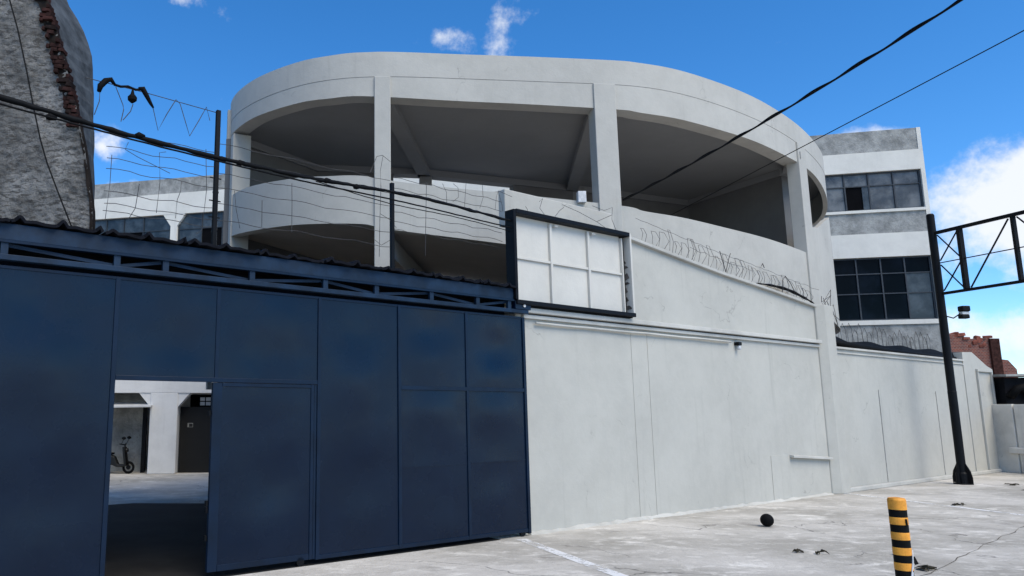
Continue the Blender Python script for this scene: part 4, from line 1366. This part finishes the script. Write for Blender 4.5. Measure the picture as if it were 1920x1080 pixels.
m = MB(); m.lathe(wp(-5.33, -0.1, 4.68), [(0.012, 0), (0.045, 0.03), (0.047, 0.06), (0.02, 0.095), (0.008, 0.15)], 12); m.build('lamp_head', 'rubber', st)
for q in ([(-5.65, 4.74), (-5.65, 4.62), (-5.69, 4.47)], [(-5.5, 4.81), (-5.42, 4.64), (-5.41, 4.59), (-5.43, 4.46)], [(-5.32, 4.67), (-5.34, 4.59), (-5.41, 4.48)]):
    m = MB(); m.tube([wp(a, -0.1, z) for a, z in q], 0.0045, 4); m.build('hanging_wire', 'wire', st)

# ------------------------------------------------------------------ yard behind the doorway
yb = thing('yard_building', (-5.5, 21, 0), 'white yard building with dark openings seen through the gate doorway', 'building')
YD = Vector((1, 0.10, 0)).normalized()
YN = Vector((0.10, -1, 0)).normalized()
YO = Vector((-5.42, 19.6, 0))


def yp(u, o, z):
    return YO + YD * u + YN * o + Vector((0, 0, z))


def ybox(u0, u1, o0, o1, z0, z1, name, mat, parent=None, bevel=0):
    m = MB()
    m.hexa([yp(u0, o1, z0), yp(u1, o1, z0), yp(u1, o0, z0), yp(u0, o0, z0), yp(u0, o1, z1), yp(u1, o1, z1), yp(u1, o0, z1), yp(u0, o0, z1)])
    return m.build(name, mat, parent or yb, bevel=bevel)


ybox(-3.6, 2.6, -4, -2.5, 0, 4.0, 'body', 'yard_white')
ybox(-3.6, 2.6, -2.498, 0, 2.06, 4.0, 'upper_wall', 'yard_white')
ybox(-0.36, 0.34, -0.5, 0.0, 0, 2.058, 'pier', 'yard_white', bevel=0.02)
for sg_, u0 in ((-1, -0.362), (1, 0.342)):
    m = MB(); m.prism([yp(u0, -0.02, 2.057), yp(u0 + sg_ * 0.30, -0.02, 2.057), yp(u0, -0.02, 1.70)], YN * -0.4); m.build('corbel', 'yard_white', yb)
ybox(-3.6, -0.7, -1.2, -1.0, 0, 2.05, 'inset_wall', 'rear_grey')
ybox(-0.62, -0.52, -0.55, -0.45, 0, 1.70, 'dark_post', 'black')
m = MB(); m.hexa([yp(-2.6, 0.25, 1.66), yp(-0.3, 0.25, 1.69), yp(-0.3, -0.9, 1.80), yp(-2.6, -0.9, 1.80), yp(-2.6, 0.25, 1.70), yp(-0.3, 0.25, 1.73), yp(-0.3, -0.9, 1.84), yp(-2.6, -0.9, 1.84)]); m.build('awning', 'pvc', yb)
yd = ybox(0.36, 1.30, -0.42, -0.36, 0, 1.70, 'door', 'yard_door', bevel=0.01)
ybox(0.56, 0.70, -0.357, -0.352, 1.17, 1.28, 'notice', 'rear_grey', yd)
ybox(0.60, 0.69, -0.3515, -0.350, 1.18, 1.26, 'notice_panel', 'yard_door', yd)
ybox(0.342, 2.6, -2.4, -2.3, 0, 2.05, 'dark_recess', 'void')
ybox(1.301, 2.6, -0.44, -0.36, 0, 2.05, 'side_panel', 'yard_door')
for i in range(3):
    for j in range(2):
        ybox(0.86 + 0.15 * i, 0.98 + 0.15 * i, -0.42, -0.40, 1.74 + 0.12 * j, 1.83 + 0.12 * j, 'window_pane', 'pvc')
ybox(-3.7, -3.6, -4, 0.4, 0, 4.0, 'side_wall', 'yard_white')

# scooter in the left opening
sc = thing('scooter', (-6.3, 19.3, 0), 'dark scooter parked in the left opening seen through the gate', 'scooter')
SC = Vector((-6.72, 19.8, 0))
for x in (-0.42, 0.42):
    m = MB()
    c = SC + Vector((x, 0, 0.2))
    n = 20
    vs, fs = [], []
    for i in range(n):
        a = 2 * math.pi * i / n
        for j in range(6):
            b = 2 * math.pi * j / 6
            r2 = 0.16 + 0.04 * math.cos(b)
            vs.append(c + Vector((r2 * math.cos(a), 0.045 * math.sin(b), r2 * math.sin(a))))
    for i in range(n):
        for j in range(6):
            fs.append((i * 6 + j, ((i + 1) % n) * 6 + j, ((i + 1) % n) * 6 + (j + 1) % 6, i * 6 + (j + 1) % 6))
    m.add(vs, fs); w = m.build('wheel', 'rubber', sc, smooth=True)
    m = MB(); m.tube([c - Vector((0, 0.03, 0)), c + Vector((0, 0.03, 0))], 0.07, 10); m.build('hub', 'black', w)
m = MB(); m.prism([SC + Vector(q) for q in ((-0.62, -0.11, 0.42), (-0.5, -0.11, 0.34), (-0.1, -0.11, 0.28), (0.05, -0.11, 0.22), (0.3, -0.11, 0.22), (0.36, -0.11, 0.3), (0.1, -0.11, 0.3), (-0.02, -0.11, 0.55), (-0.15, -0.11, 0.6), (-0.6, -0.11, 0.58))], (0, 0.22, 0)); m.build('body', 'scooter', sc, bevel=0.03)
m = MB(); m.prism([SC + Vector(q) for q in ((-0.62, -0.12, 0.582), (-0.1, -0.12, 0.602), (-0.05, -0.12, 0.66), (-0.3, -0.12, 0.68), (-0.66, -0.12, 0.70))], (0, 0.24, 0)); m.build('seat', 'rubber', sc, bevel=0.03)
m = MB(); m.prism([SC + Vector(q) for q in ((0.30, -0.13, 0.25), (0.38, -0.13, 0.25), (0.30, -0.13, 0.85), (0.22, -0.13, 0.85))], (0, 0.26, 0)); m.build('leg_shield', 'scooter', sc, bevel=0.02)
m = MB(); m.tube([SC + Vector((0.43, 0, 0.2)), SC + Vector((0.27, 0, 0.9))], 0.025, 8); m.build('fork', 'black', sc)
m = MB(); m.tube([SC + Vector((0.2, -0.3, 0.95)), SC + Vector((0.27, -0.1, 0.92)), SC + Vector((0.27, 0.1, 0.92)), SC + Vector((0.2, 0.3, 0.95))], 0.018, 8); m.build('handlebar', 'black', sc)
for y in (-0.26, 0.26):
    m = MB(); m.tube([SC + Vector((0.24, y, 0.94)), SC + Vector((0.30, y, 1.08))], 0.008, 6); m.lathe(SC + Vector((0.31, y, 1.08)), [(0.02, 0), (0.07, 0.03), (0.07, 0.07), (0.02, 0.1)], 10); m.build('mirror', 'black', sc)
m = MB(); m.lathe(SC + Vector((0.33, 0, 0.74)), [(0.02, -0.07), (0.07, -0.04), (0.07, 0.04), (0.02, 0.07)], 12); m.build('headlight', 'scooter', sc, smooth=True)
sc.scale = (0.8, 0.8, 0.8)
